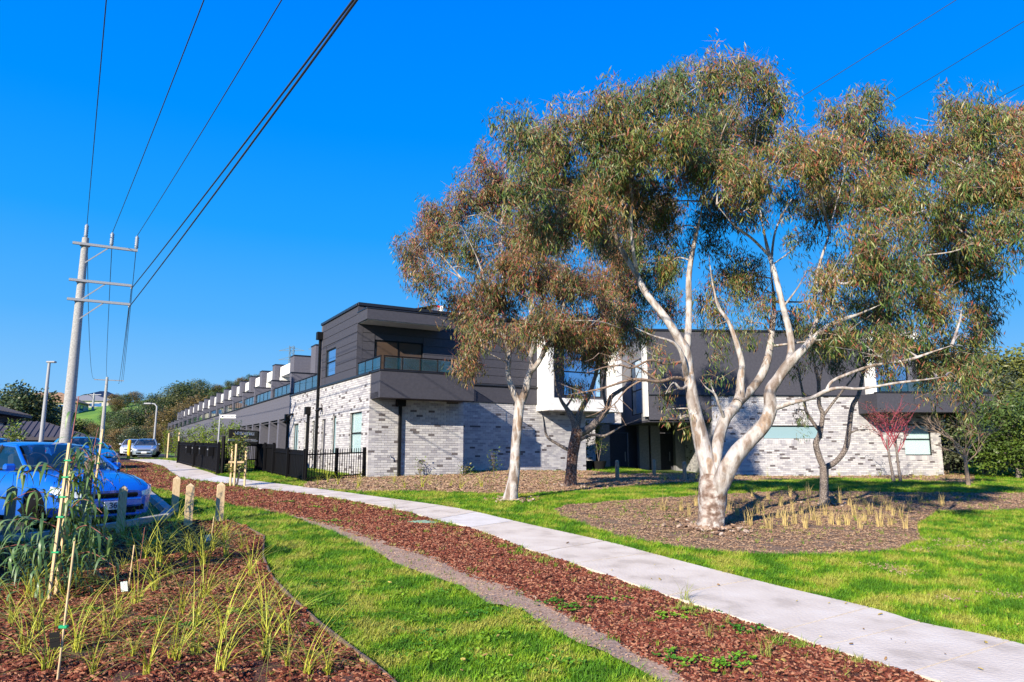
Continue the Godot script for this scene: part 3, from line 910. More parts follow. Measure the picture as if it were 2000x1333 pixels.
	# canopy over the balcony
	box(b, "canopy", Vector3(1.72, 5.9, -1.17), Vector3(3.42, 0.4, 1.1), M.charcoal)
	box(b, "canopy_edge", Vector3(1.72, 6.12, -1.17), Vector3(3.46, 0.05, 1.14), M.cap)
	box(b, "soffit", Vector3(1.72, 5.69, -1.15), Vector3(3.3, 0.02, 1.0), M.soffit)
	# balcony
	box(b, "balcony_slab", Vector3(1.82, 2.82, -0.4), Vector3(3.6, 0.2, 2.75), M.charcoal)
	box(b, "parapet", Vector3(1.82, 3.16, 0.93), Vector3(3.63, 0.92, 0.14), M.charcoal)
	box(b, "parapet", Vector3(3.56, 3.165, -0.42), Vector3(0.14, 0.92, 2.55), M.charcoal)
	box(b, "parapet", Vector3(0.09, 3.165, 0.43), Vector3(0.14, 0.92, 0.85), M.charcoal)
	box(b, "coping", Vector3(1.82, 3.645, 0.92), Vector3(3.7, 0.05, 0.2), M.cap)
	box(b, "coping", Vector3(3.56, 3.645, -0.44), Vector3(0.2, 0.05, 2.5), M.cap)
	box(b, "coping", Vector3(0.08, 3.647, -0.44), Vector3(0.2, 0.05, 2.5), M.cap)
	wall(b, "wall", Vector3(0.2, 0, -0.02), Vector3(0, 0, -1), LX, 1.7, 2.6, 3.58, no, 0.1, M.charcoal)
	balustrade(b, Vector3(0.15, 3.66, 0.9), Vector3(3.55, 3.66, 0.9), 0.52, 5, M.tint)
	balustrade(b, Vector3(0.06, 3.66, -1.6), Vector3(0.06, 3.66, 0.88), 0.52, 3, M.tint)
	balustrade(b, Vector3(3.56, 3.66, 0.85), Vector3(3.56, 3.66, -1.6), 0.52, 3, M.tint)
	# recessed balcony at the back of the brick side wall
	box(b, "balcony_slab", Vector3(1.2, 3.45, -9.4), Vector3(2.1, 0.2, 5.1), M.grey)
	balustrade(b, Vector3(0.05, 3.68, -11.6), Vector3(0.05, 3.68, -6.95), 0.62, 4, M.tint)
	wall(b, "recessed_wall", Vector3(2.2, 0, -6.8), Vector3(0, 0, -1), LX, 5.2, 3.5, 6.3, [[1.0, 3.4, 3.6, 5.7]], 0.15, M.grey)
	window(b, Vector3(2.2, 0, -6.8), Vector3(0, 0, -1), LX, [1.0, 3.4, 3.6, 5.7], "sky", [], 0.06, [2.2])
	box(b, "roof", Vector3(5.0, 6.3, -9.4), Vector3(5.8, 0.1, 5.3), M.cap)
	# tap and hot water unit on the roof
	rod(b, "tap", Vector3(0.78, 0.72, 0.0), Vector3(0.78, 0.72, 0.13), 0.02, 0.02, M.alloy)
	rod(b, "tap", Vector3(0.78, 0.73, 0.11), Vector3(0.8, 0.6, 0.13), 0.016, 0.014, M.alloy)
	var sh := Node3D.new()
	sh.name = "solar_heater"
	b.add_child(sh, true)
	sh.position = Vector3(3.6, 6.5, -3.2)
	box(sh, "collector", Vector3(-0.8, 0.22, 0.1), Vector3(1.8, 0.06, 1.1), M.dark, Basis(Vector3.BACK, 0.26))
	rod(sh, "tank", Vector3(0.1, 0.18, 0.5), Vector3(0.1, 0.18, -0.9), 0.24, 0.24, M.white, 18)
	box(sh, "label", Vector3(0.1, 0.44, 0.45), Vector3(0.5, 0.1, 0.04), mat(lc(.5, .02, .02), 0.5))
	box(sh, "stand", Vector3(0.32, 0.2, 0.2), Vector3(0.05, 0.5, 1.0), M.chalk)
	# projecting white bay
	var bz := -0.9
	box(b, "bay_side", Vector3(8.25, 4.5, -1.35), Vector3(0.3, 3.8, 1.0), M.white)
	box(b, "bay_sill", Vector3(10.25, 2.88, -1.35), Vector3(3.7, 0.52, 1.0), M.white)
	box(b, "bay_head", Vector3(10.25, 6.1, -1.35), Vector3(3.7, 0.6, 1.0), M.white)
	box(b, "bay_side", Vector3(11.95, 4.47, -1.35), Vector3(0.3, 2.66, 1.0), M.white)
	wall(b, "bay_wall", Vector3(8.4, 0, -1.6), Vector3.RIGHT, FZ, 3.4, 3.14, 5.8, [[1.0, 3.1, 3.3, 5.6]], 0.1, M.charcoal)
	window(b, Vector3(8.4, 0, -1.6), Vector3.RIGHT, FZ, [1.0, 3.1, 3.3, 5.6], "sky", [4.4], 0.04)
	wall(b, "upper_wall", Vector3(9.0, 0, -2.0), Vector3.RIGHT, FZ, 3.1, 2.6, 6.4, [], 0.2, M.charcoal)
	box(b, "roof", Vector3(10.5, 6.3, -5.3), Vector3(3.1, 0.1, 6.4), M.cap)
	wall(b, "upper_wall", Vector3(12.1, 0, -1.85), Vector3(0, 0, -1), Vector3.RIGHT, 6.8, 2.6, 6.4, [], 0.2, M.grey)
	box(b, "upper_floor", Vector3(11.4, 2.55, -5.3), Vector3(1.4, 0.2, 6.6), M.soffit)
	box(b, "floor", Vector3(5.3, 2.98, -6.0), Vector3(10.4, 0.12, 8.0), M.midgrey)
func townhouse(len: float, white: bool) -> Node3D:
	var b := thing("townhouse", "", "house", Vector3.ZERO, 0.0, "grey townhouses in a row")
	var zc := -len / 2
	box(b, "spandrel", Vector3(0.1, 3.15, zc), Vector3(0.2, 1.2, len - 0.004), M.grey)
	box(b, "coping", Vector3(0.08, 3.775, zc), Vector3(0.3, 0.05, len - 0.004), M.cap)
	for s in [0.0, len * 0.52]:
		box(b, "fin", Vector3(0.85, 1.05, -s - 0.16), Vector3(1.7, 3.1, 0.3), M.grey)
	box(b, "porch_ceiling", Vector3(1.0, 2.5, zc), Vector3(1.75, 0.1, len - 0.01), M.grey)
	wall(b, "porch_wall", Vector3(1.75, 0, -0.31), Vector3(0, 0, -1), LX, len - 0.31, -0.5, 2.5, [[0.5, 1.45, -0.4, 2.15], [len * 0.52 + 0.5, len - 0.6, 0.7, 2.1]], 0.15, M.midgrey)
	box(b, "door", Vector3(1.82, 0.9, -1.28), Vector3(0.06, 2.55, 0.94), M.charcoal)
	window(b, Vector3(1.75, 0, -0.31), Vector3(0, 0, -1), LX, [len * 0.52 + 0.5, len - 0.6, 0.7, 2.1], "sky", [], 0.08)
	box(b, "balcony_slab", Vector3(1.1, 2.8, zc), Vector3(1.9, 0.2, len - 0.01), M.grey)
	box(b, "divider", Vector3(1.05, 4.28, -0.12), Vector3(2.1, 1.05, 0.22), M.grey)
	box(b, "divider_cap", Vector3(1.05, 4.83, -0.12), Vector3(2.16, 0.05, 0.28), M.cap)
	balustrade(b, Vector3(0.1, 3.8, -len + 0.05), Vector3(0.1, 3.8, -0.3), 0.55, 4, M.tint)
	wall(b, "upper_wall", Vector3(2.5, 0, -0.004), Vector3(0, 0, -1), LX, len - 0.008, 2.9, 6.2, [[1.0, len - 1.0, 3.0, 5.3]], 0.15, M.midgrey)
	window(b, Vector3(2.5, 0, 0), Vector3(0, 0, -1), LX, [1.0, len - 1.0, 3.0, 5.3], "sky", [], 0.06, [len / 2])
	if white:
		box(b, "white_head", Vector3(1.95, 5.85, -0.9 - (len - 1.0) / 2), Vector3(1.0, 0.62, len - 1.0), M.white)
		box(b, "white_pier", Vector3(1.95, 4.65, -len + 0.16), Vector3(1.0, 1.76, 0.3), M.white)
		box(b, "white_pier", Vector3(1.95, 4.65, -1.1), Vector3(1.0, 1.76, 0.36), M.white)
	box(b, "party_wall", Vector3(4.0, 5.0, -0.42), Vector3(5.7, 2.6, 0.8), M.grey)
	box(b, "party_cap", Vector3(4.0, 6.33, -0.42), Vector3(5.76, 0.06, 0.86), M.cap)
	box(b, "roof", Vector3(4.6, 6.2, zc), Vector3(4.2, 0.08, len - 0.02), M.cap)
	return b
func row() -> void:
	var ends := [12.0, 16.6, 21.6, 25.65, 29.65, 33.7, 37.6, 41.7, 46.1, 50.3, 54.7, 59.1, 63.5, 67.9, 73.2, 78.0, 82.2, 86.7]
	var words := ["first", "second", "third", "fourth", "fifth", "sixth", "seventh", "eighth", "ninth", "tenth", "eleventh", "twelfth", "thirteenth", "fourteenth", "fifteenth", "sixteenth", "last"]
	var plain := townhouse(4.2, false)
	var proto := townhouse(4.2, true)
	for i in ends.size() - 1:
		var len: float = ends[i + 1] - ends[i]
		var o := plain if i == 0 else proto
		var where: Vector3 = AF * Vector3(0, 0, -ends[i] - 0.01)
		where.y = AF.origin.y
		if i > 1: o = copy(proto, "townhouse", where, deg_to_rad(30.26))
		o.position = where
		o.rotation.y = deg_to_rad(30.26)
		o.scale = Vector3(1, 1, (len - 0.01) / 4.2)
		o.set_meta("label", "grey rendered townhouse with glass balcony, %s in the row from the brick corner house" % words[i])
func brick_house() -> void:
	var b := thing("brick_house", "two storey pale grey brick house with charcoal upper wall and a long narrow window", "house", BF.origin, deg_to_rad(3.5))
	var rest := []
	var tones := []
	var singles := [300]
	var opens := [[2.4, 5.24, 1.66, 2.3], [9.16, 10.5, 0.92, 2.38]]
	var o := Vector3(-1.08, 0, 0)
	wall(b, "wall", o + Vector3(0, 0, -0.028), Vector3.RIGHT, FZ, 10.95, -0.5, 3.7, opens, 0.22, M.mortar)
	bricks(b, o, Vector3.RIGHT, FZ, 10.95, -0.3, 3.68, opens, 13, singles, rest, tones)
	wall(b, "wall", Vector3(-1.05, 0, 0), Vector3(0, 0, -1), LX, 8.0, -0.5, 3.7, [], 0.2, M.mortar)
	bricks(b, Vector3(-1.08, 0, 0), Vector3(0, 0, -1), LX, 8.0, -0.3, 3.68, [], 14, singles, rest, tones)
	wall(b, "wall", Vector3(9.84, 0, 0), Vector3(0, 0, -1), Vector3.RIGHT, 8.0, -0.5, 3.7, [], 0.2, M.mortar)
	window(b, o, Vector3.RIGHT, FZ, opens[0], "frost")
	window(b, o, Vector3.RIGHT, FZ, opens[1], "blind", [1.68])
	# soldier course under the sills
	for w in opens:
		var s: float = w[0]
		while s < w[1] - 0.05:
			rest.append(Transform3D(Basis().scaled(Vector3(0.076, 0.2, 0.06)), o + Vector3(s + 0.038, w[2] - 0.11, -0.012)))
			tones.append(BRICKS[int(s * 50) % 5])
			s += 0.086
	var mm := multi("brickwork", unit_box, M.brickv, rest, tones, b)
	mm.set_meta("kind", "stuff")
	wall(b, "upper_wall", Vector3(-4.05, 0, 0.03), Vector3.RIGHT, FZ, 10.4, 3.72, 6.72, [], 0.25, M.charcoal)
	box(b, "trim", Vector3(1.15, 3.7, 0.04), Vector3(10.4, 0.05, 0.1), M.cap)
	box(b, "roof_edge", Vector3(1.15, 6.76, 0.0), Vector3(10.5, 0.09, 0.2), M.cap)
	box(b, "roof", Vector3(2.5, 6.6, -4.6), Vector3(13.0, 0.1, 9.0), M.cap)
	wall_light(b, Vector3(0.85, 6.0, 0.05), FZ)
	# left end of the upper storey with its tall window
	var so := [[1.2, 3.4, 2.9, 5.6]]
	wall(b, "upper_wall", Vector3(-4.05, 0, 0.02), Vector3(0, 0, -1), LX, 6.0, 2.55, 6.7, so, 0.25, M.midgrey)
	window(b, Vector3(-4.05, 0, 0.02), Vector3(0, 0, -1), LX, so[0], "sky", [4.1], 0.04)
	wall(b, "upper_wall", Vector3(-4.05, 0, 0.031), Vector3.RIGHT, FZ, 2.96, 2.55, 3.72, [], 0.25, M.charcoal)
	box(b, "white_fin", Vector3(-4.12, 4.7, -0.25), Vector3(0.14, 4.0, 0.5), M.white)
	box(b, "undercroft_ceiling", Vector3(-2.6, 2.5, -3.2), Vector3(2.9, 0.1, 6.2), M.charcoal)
	# entrance recess, its deep shade partly put into the charcoal wall and doors
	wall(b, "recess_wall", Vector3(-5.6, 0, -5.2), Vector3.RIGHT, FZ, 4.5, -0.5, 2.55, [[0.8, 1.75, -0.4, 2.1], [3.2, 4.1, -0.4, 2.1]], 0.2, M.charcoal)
	for x in [-4.35, -1.95]:
		var d := Node3D.new()
		d.name = "door"
		b.add_child(d, true)
		d.position = Vector3(x, 0.85, -5.26)
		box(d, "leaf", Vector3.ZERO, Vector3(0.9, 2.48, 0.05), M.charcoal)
		rod(d, "handle", Vector3(0.3, -0.25, 0.07), Vector3(0.3, 0.25, 0.07), 0.016, 0.016, M.alloy)
	for x in [-5.3, -3.25, -2.65, -1.35]:
		box(b, "pier", Vector3(x, 1.0, -4.5), Vector3(0.5, 3.0, 0.5), M.midgrey)
	# white framed upper bay and balcony at the right end
	box(b, "white_frame", Vector3(6.55, 5.2, 0.0), Vector3(0.38, 2.96, 0.7), M.white)
	box(b, "white_frame", Vector3(7.85, 6.55, 0.0), Vector3(2.2, 0.34, 0.7), M.white)
	wall(b, "upper_wall", Vector3(6.74, 0, -0.1), Vector3.RIGHT, FZ, 2.3, 3.72, 6.38, [[0.06, 1.85, 3.75, 5.3]], 0.2, M.grey)
	window(b, Vector3(6.74, 0, -0.1), Vector3.RIGHT, FZ, [0.06, 1.85, 3.75, 5.3], "sky", [4.4], 0.06, [0.9])
	wall(b, "upper_wall", Vector3(9.04, 0, -0.1), Vector3(0, 0, -1), Vector3.RIGHT, 7.0, 3.6, 6.7, [], 0.2, M.grey)
	box(b, "balcony_slab", Vector3(8.7, 2.95, 0.35), Vector3(5.4, 0.16, 2.5), M.charcoal)
	box(b, "parapet", Vector3(8.7, 3.28, 1.55), Vector3(5.5, 0.86, 0.14), M.charcoal)
	box(b, "parapet", Vector3(6.03, 3.28, 0.74), Vector3(0.14, 0.86, 1.46), M.charcoal)
	box(b, "parapet", Vector3(11.38, 3.28, 0.3), Vector3(0.14, 0.86, 2.3), M.charcoal)
	box(b, "coping", Vector3(8.7, 3.73, 1.55), Vector3(5.56, 0.05, 0.2), M.cap)
	balustrade(b, Vector3(6.1, 3.74, 1.55), Vector3(11.3, 3.74, 1.55), 0.55, 5, M.tint)
	balustrade(b, Vector3(11.38, 3.74, 1.45), Vector3(11.38, 3.74, -0.8), 0.55, 2, M.tint)
	# side fence at the right
	var f := thing("side_fence", "black vertical board fence at the right end of the brick house", "fence", BF * Vector3(9.95, 0.1, -1.5), deg_to_rad(3.5))
	for i in 17: box(f, "board", Vector3(0.06 + i * 0.12, 0.75, 0.01 * (i % 2)), Vector3(0.112, 1.35, 0.025), M.fence)
	box(f, "rail", Vector3(1.0, 0.3, -0.05), Vector3(2.05, 0.08, 0.05), M.fence)
	for i in 9: box(f, "stump", Vector3(0.1 + i * 0.13, 0.03, 0.03), Vector3(0.07, 0.1, 0.05), M.timber)
	# house behind the lane
	var c := thing("rear_house", "white and brick rear house seen through the gap between the two brick houses", "house", Vector3(3.0, 0.9, -47), deg_to_rad(8))
	var r2 := []
	var t2 := []
	var co := [[4.05, 4.75, 0.4, 1.9]]
	wall(c, "wall", Vector3(-1, 0, -0.028), Vector3.RIGHT, FZ, 9.0, -0.6, 3.6, co, 0.2, M.mortar)
	bricks(c, Vector3(-1, 0, 0), Vector3.RIGHT, FZ, 9.0, -0.4, 3.6, co, 15, [0], r2, t2)
	multi("brickwork", unit_box, M.brickv, r2, t2, c).set_meta("kind", "stuff")
	window(c, Vector3(-1, 0, 0), Vector3.RIGHT, FZ, co[0], "sky", [1.2])
	wall(c, "upper_wall", Vector3(-1, 0, 0.1), Vector3.RIGHT, FZ, 9.0, 3.6, 7.4, [[3.2, 4.4, 4.3, 6.4]], 0.2, M.white)
	window(c, Vector3(-1, 0, 0.1), Vector3.RIGHT, FZ, [3.2, 4.4, 4.3, 6.4], "sky", [5.2])
	box(c, "roof", Vector3(3.5, 7.4, -4), Vector3(9.4, 0.15, 8.6), M.cap)
	# white volume bridging towards the lane
	var w := thing("link_block", "white rendered first floor block overhanging the lane", "house", BF * Vector3(-6.1, 0, -5.5), deg_to_rad(3.5))
	box(w, "wall", Vector3(0.2, 4.3, -1.5), Vector3(2.6, 3.4, 4.0), M.white)
	box(w, "white_fin", Vector3(-1.05, 4.3, 0.6), Vector3(0.3, 3.4, 0.5), M.white)
	box(w, "pane", Vector3(0.2, 4.6, 0.53), Vector3(1.5, 1.7, 0.04), M.glass)
	box(w, "window_frame", Vector3(0.2, 4.6, 0.51), Vector3(1.62, 1.82, 0.03), M.black)
	box(w, "roof_edge", Vector3(0.2, 6.05, -1.5), Vector3(2.7, 0.08, 4.1), M.cap)
	box(w, "post", Vector3(1.2, 1.2, -0.2), Vector3(0.25, 2.9, 0.25), M.charcoal)
	box(w, "post", Vector3(1.2, 1.2, -2.9), Vector3(0.25, 2.9, 0.25), M.charcoal)
func fences() -> void:
	var local := func(x: float, z: float) -> Vector3:
		var p: Vector3 = AF * Vector3(x, 0, z)
		return onground(p.x, p.z)
	# open picket fence from the corner of the house
	var run := func(called: String, label: String, a: Vector3, b: Vector3, height: float, solid: bool, group := "") -> Node3D:
		var dir := Vector3(b.x - a.x, 0, b.z - a.z)
		var l := dir.length()
		var f := thing(called, label, "fence", a, atan2(-dir.z, dir.x), group)
		var n := int(l / (0.105 if solid else 0.115))
		for i in n + 1:
			var x := l * i / n
			var y := lerpf(0.0, b.y - a.y, x / l)
			if solid: box(f, "board", Vector3(x, y + height / 2 + 0.02, 0.012 * (i % 2)), Vector3(0.1, height + (0.02 if i % 2 else 0.0), 0.018), M.fence)
			else: box(f, "picket", Vector3(x, y + height / 2 + 0.06, 0), Vector3(0.022, height, 0.022), M.fence)
		for yy in [0.14, height - 0.1]:
			var s := new_st()
			bar(s, Vector3(0, yy, -0.03 if solid else 0.0), Vector3(l, yy + b.y - a.y, -0.03 if solid else 0.0), 0.035, 0.045)
			part(s, "rail", M.fence, f)
		for i in 3: box(f, "post", Vector3(l * i / 2.0, (b.y - a.y) * i / 2.0 + height / 2, -0.06 if solid else -0.04), Vector3(0.09, height + 0.16, 0.09), M.fence)
		return f
	run.call("picket_fence", "open black picket fence running from the brick corner to the path", local.call(-2.45, 1.35), local.call(-0.05, -0.15), 0.98, false)
	run.call("board_fence", "solid black board fence between the picket fence and the gate", local.call(-2.45, 1.3), local.call(-2.45, -3.3), 0.98, true, "black board fences")
	run.call("board_fence", "solid black board fence joining the gate on its house side", local.call(-2.45, -3.3), local.call(-2.42, -6.6), 1.12, true, "black board fences")
	run.call("board_fence", "long black board fence along the path beyond the gate", local.call(-4.2, -4.5), local.call(-4.2, -19.5), 1.15, true, "black board fences")
	run.call("picket_fence", "black picket fence in front of the townhouses behind the board fence", local.call(-2.6, -9.5), local.call(-2.6, -33), 1.2, false)
	var ga: Vector3 = local.call(-4.1, -4.5)
	var gb: Vector3 = local.call(-2.5, -6.55)
	var g := thing("gate", "black open bar gate with the white lettered address board above it", "gate", ga, atan2(-(gb.z - ga.z), gb.x - ga.x))
	var l := Vector2(gb.x - ga.x, gb.z - ga.z).length()
	for s in [0.0, l]: box(g, "post", Vector3(s, 0.75, 0), Vector3(0.1, 1.9 if s > 0 else 1.4, 0.1), M.fence)
	for i in 18: box(g, "bar", Vector3(0.12 + i * (l - 0.24) / 17.0, 0.62, 0), Vector3(0.022, 1.1, 0.022), M.fence)
	for y in [0.12, 0.55, 1.12]: box(g, "rail", Vector3(l / 2, y, 0.0), Vector3(l - 0.1, 0.05, 0.03), M.fence)
	var sg := Node3D.new()
	sg.name = "address_board"
	g.add_child(sg)
	sg.position = Vector3(l / 2 + 0.15, 1.55, 0.02)
	box(sg, "panel", Vector3(0, 0.0, 0), Vector3(2.3, 0.34, 0.04), M.black)
	box(sg, "panel", Vector3(0, -0.24, 0), Vector3(2.3, 0.06, 0.03), M.galv)
	box(sg, "panel", Vector3(0, -0.36, 0), Vector3(2.3, 0.16, 0.03), M.black)
	lettering(sg, "lettering", "1-47 VILLAGE WALK", 0.17, Vector3(0, 0.03, 0.025), Basis(), M.chalk)
	# letterboxes on the long fence
	for i in 4:
		var p: Vector3 = local.call(-4.32, -6.2 - i * 2.6)
		var o := thing("letterbox", "black letterbox hung on the long board fence beside the path", "letterbox", p + Vector3.UP * 0.85, deg_to_rad(30.26), "letterboxes on the board fence")
		box(o, "body", Vector3.ZERO, Vector3(0.2, 0.36, 0.26), M.black)
		box(o, "flap", Vector3(-0.105, 0.08, 0), Vector3(0.012, 0.05, 0.2), M.galv)
# ---------------------------------------------------------------- trees and plants
func gum_spray(sd: int, leaf: float, n: int) -> ArrayMesh:
	rng.seed = sd
	var st := new_st()
	for i in n:
		var t := rng.randf()
		var a := rng.randf() * TAU
		var o := Vector3(cos(a), 0, sin(a)) * rng.randf_range(0.0, 0.16) + Vector3.UP * rng.randf_range(-0.13, 0.13)
		var l := leaf * rng.randf_range(0.65, 1.25)
		var yaw := rng.randf() * TAU
		var d := Vector3(cos(yaw) * rng.randf_range(0.1, 0.85), -1, sin(yaw) * rng.randf_range(0.1, 0.85)).normalized()
		if rng.randf() < 0.12: d.y *= -0.6
		var s := d.cross(Vector3(cos(a * 3.1), 0.3, sin(a * 3.1))).normalized() * l * rng.randf_range(0.05, 0.085)
		var bend := d.cross(s).normalized() * l * rng.randf_range(-0.12, 0.12) + s * rng.randf_range(-0.6, 0.6)
		var k := rng.randf()
		var c := Color(.055, .095, .028) if k < 0.42 else Color(.14, .165, .045) if k < 0.68 else Color(.22, .135, .05) if k < 0.85 else Color(.22, .07, .05) if k < 0.93 else Color(.33, .32, .19)  # the last, palest tone paints sun glints into the leaf colours
		st.set_color(c * rng.randf_range(0.7, 1.25))
		var m := o + d * l * 0.45 + bend
		var e := o + d * l
		for v in [o, m - s, m + s, m - s, e, m + s]: st.add_vertex(v)
	st.set_color(Color(.2, .12, .08))
	for i in 2:
		var a := rng.randf() * TAU
		var q := Vector3(cos(a) * 0.2, rng.randf_range(-0.05, 0.15), sin(a) * 0.2)
		for v in [-q * 0.5, -q * 0.5 + Vector3.UP * 0.008, q]: st.add_vertex(v)
	st.generate_normals()
	return st.commit()
func broad_spray(sd: int, leaf: float, n: int, spread: float) -> ArrayMesh:
	rng.seed = sd
	var st := new_st()
	for i in n:
		var o := Vector3(rng.randfn(), rng.randfn() * 0.7, rng.randfn()) * spread * 0.5
		var d := (o.normalized() + Vector3(rng.randfn(), rng.randfn() - 0.2, rng.randfn()) * 0.7).normalized()
		var s := d.cross(Vector3(rng.randfn(), rng.randfn(), rng.randfn())).normalized() * leaf * rng.randf_range(0.2, 0.34)
		var l := leaf * rng.randf_range(0.7, 1.3)
		var k := rng.randf_range(0.6, 1.35)
		st.set_color(Color(k * rng.randf_range(0.9, 1.2), k, k * 0.9))
		var m := o + d * l * 0.5
		for v in [o, m - s, m + s, m - s, o + d * l, m + s]: st.add_vertex(v)
	st.generate_normals()
	return st.commit()
var gums := []
func world_limb(list: Array, d: float, ws := 1.0) -> Array:
	var pts := []
	var rads := []
	for q in list:
		var dd: float = d + (q[3] if q.size() > 3 else 0.0)
		pts.append(at(q[0], q[1], dd))
		rads.append(ws * q[2] / 2.0 * dd / FOC)
	return smooth(pts, rads, 5)
func gum_tree(called: String, label: String, d: float, basepx: Array, trunks: Array, limbs: Array, clumps: Array, deep: float, sd: int, bark: Material, base_bark: Material, limb_bark: Material, pal: Array, dens: float, ws := 1.0, group := "") -> Node3D:
	var base := gp(basepx[0], basepx[1])
	var t := thing(called, label, "tree", base, 0.0, group)
	var nodes := []
	var lists := [[trunks, "trunk", bark], [limbs, "limb", limb_bark]]
	for e in lists:
		for l in e[0]:
			var w := world_limb(l, d, ws)
			var lp := []
			for p in w[0]:
				lp.append(p - base)
				nodes.append(p)
			var st := new_st()
			var nn: int = w[1].size()
			if l != trunks[0]:
				for i in 8: w[1][nn - 1 - i] *= lerpf(0.25, 1.0, i / 8.0)
			tube(st, lp, w[1], 12 if e[1] == "trunk" else 8, 0.06)
			var dead: bool = e[1] == "limb" and l[0][2] <= 12 and l[0][1] > 690 and l[0][0] < 1345 and d < 14
			if dead:
				for k in 16:
					var i := rng.randi_range(5, nn - 1)
					var v := Vector3(rng.randfn(), rng.randfn() * 0.7 - 0.1, rng.randfn()).normalized() * rng.randf_range(0.1, 0.4)
					tube(st, [lp[i], lp[i] + v * 0.6, lp[i] + v + Vector3(rng.randfn(), rng.randfn(), rng.randfn()) * 0.05], [0.008, 0.006, 0.003], 4)
			part(st, e[1], M.deadwood if dead else (base_bark if e[1] == "trunk" and l == trunks[0] else e[2]), t)
	rng.seed = sd
	var xf := [[], [], []]
	var cs := [[], [], []]
	var tw := new_st()
	for c in clumps:
		var off: float = c[4] if c.size() > 4 else rng.randf_range(-deep, deep)
		if d < 14 and c.size() < 5 and c[1] > 350 and c[0] > 1170 and c[0] < 1600: off = absf(off) + 0.5
		var dd := d + off
		var ctr := at(c[0], c[1], dd)
		var rx: float = c[2] * 1.04 * dd / FOC
		var ry: float = c[3] * 1.04 * dd / FOC
		var rz := (rx + ry) / 2.0
		var best: Vector3 = nodes[0]
		var bd := 1e9
		for p in nodes:
			var q: float = p.distance_to(ctr) + maxf(0.0, p.y - ctr.y) * 1.2
			if q < bd:
				bd = q
				best = p
		var hub := ctr - Vector3(0, ry * 0.3, 0)
		var mid := best.lerp(hub, 0.5) + Vector3(rng.randf_range(-.15, .15), rng.randf_range(0, .2), rng.randf_range(-.15, .15)) * minf(bd, 1.5)
		var w := smooth([best - base, mid - base, hub - base], [0.012 + 0.008 * minf(bd, 2.0), 0.013, 0.008], 4)
		tube(tw, w[0], w[1], 5)
		for k in 7:
			var q := Vector3(rng.randfn() * rx, rng.randfn() * ry * 0.7 + ry * 0.2, rng.randfn() * rz) * 0.6
			tube(tw, [hub - base, hub - base + q * 0.55 + Vector3.UP * 0.05, ctr - base + q], [0.008, 0.006, 0.003], 4)
		var tint: Color = pal[rng.randi() % pal.size()]
		var n := int(dens * (0.55 if d < 14 and c[1] > 540 else 1.0) * PI * c[2] * c[3] / 11300.0)
		# leaves gather in bunches within the clump
		var bunch := []
		for k in maxi(4, int(n / 9.0)):
			var v := Vector3(rng.randfn(), rng.randfn(), rng.randfn()).normalized() * pow(rng.randf(), 0.45)
			bunch.append(v * Vector3(rx, ry, rz))
		for k in n:
			var o: Vector3 = bunch[rng.randi() % bunch.size()] + Vector3(rng.randfn(), rng.randfn() * 1.35 - 0.35, rng.randfn()) * 0.13
			var v := rng.randi() % 3
			var b := Basis(Vector3.UP, rng.randf() * TAU) * Basis(Vector3.RIGHT, rng.randf_range(-0.35, 0.35))
			xf[v].append(Transform3D(b.scaled(Vector3.ONE * rng.randf_range(0.75, 1.2) * (0.85 + 0.02 * d)), ctr - base + o))
			cs[v].append(tint * rng.randf_range(0.8, 1.2))
	part(tw, "twigs", limb_bark, t)
	for v in 3:
		if xf[v].size(): multi("crown", gums[v], M.leaf, xf[v], cs[v], t).set_meta("kind", "stuff")
	return t
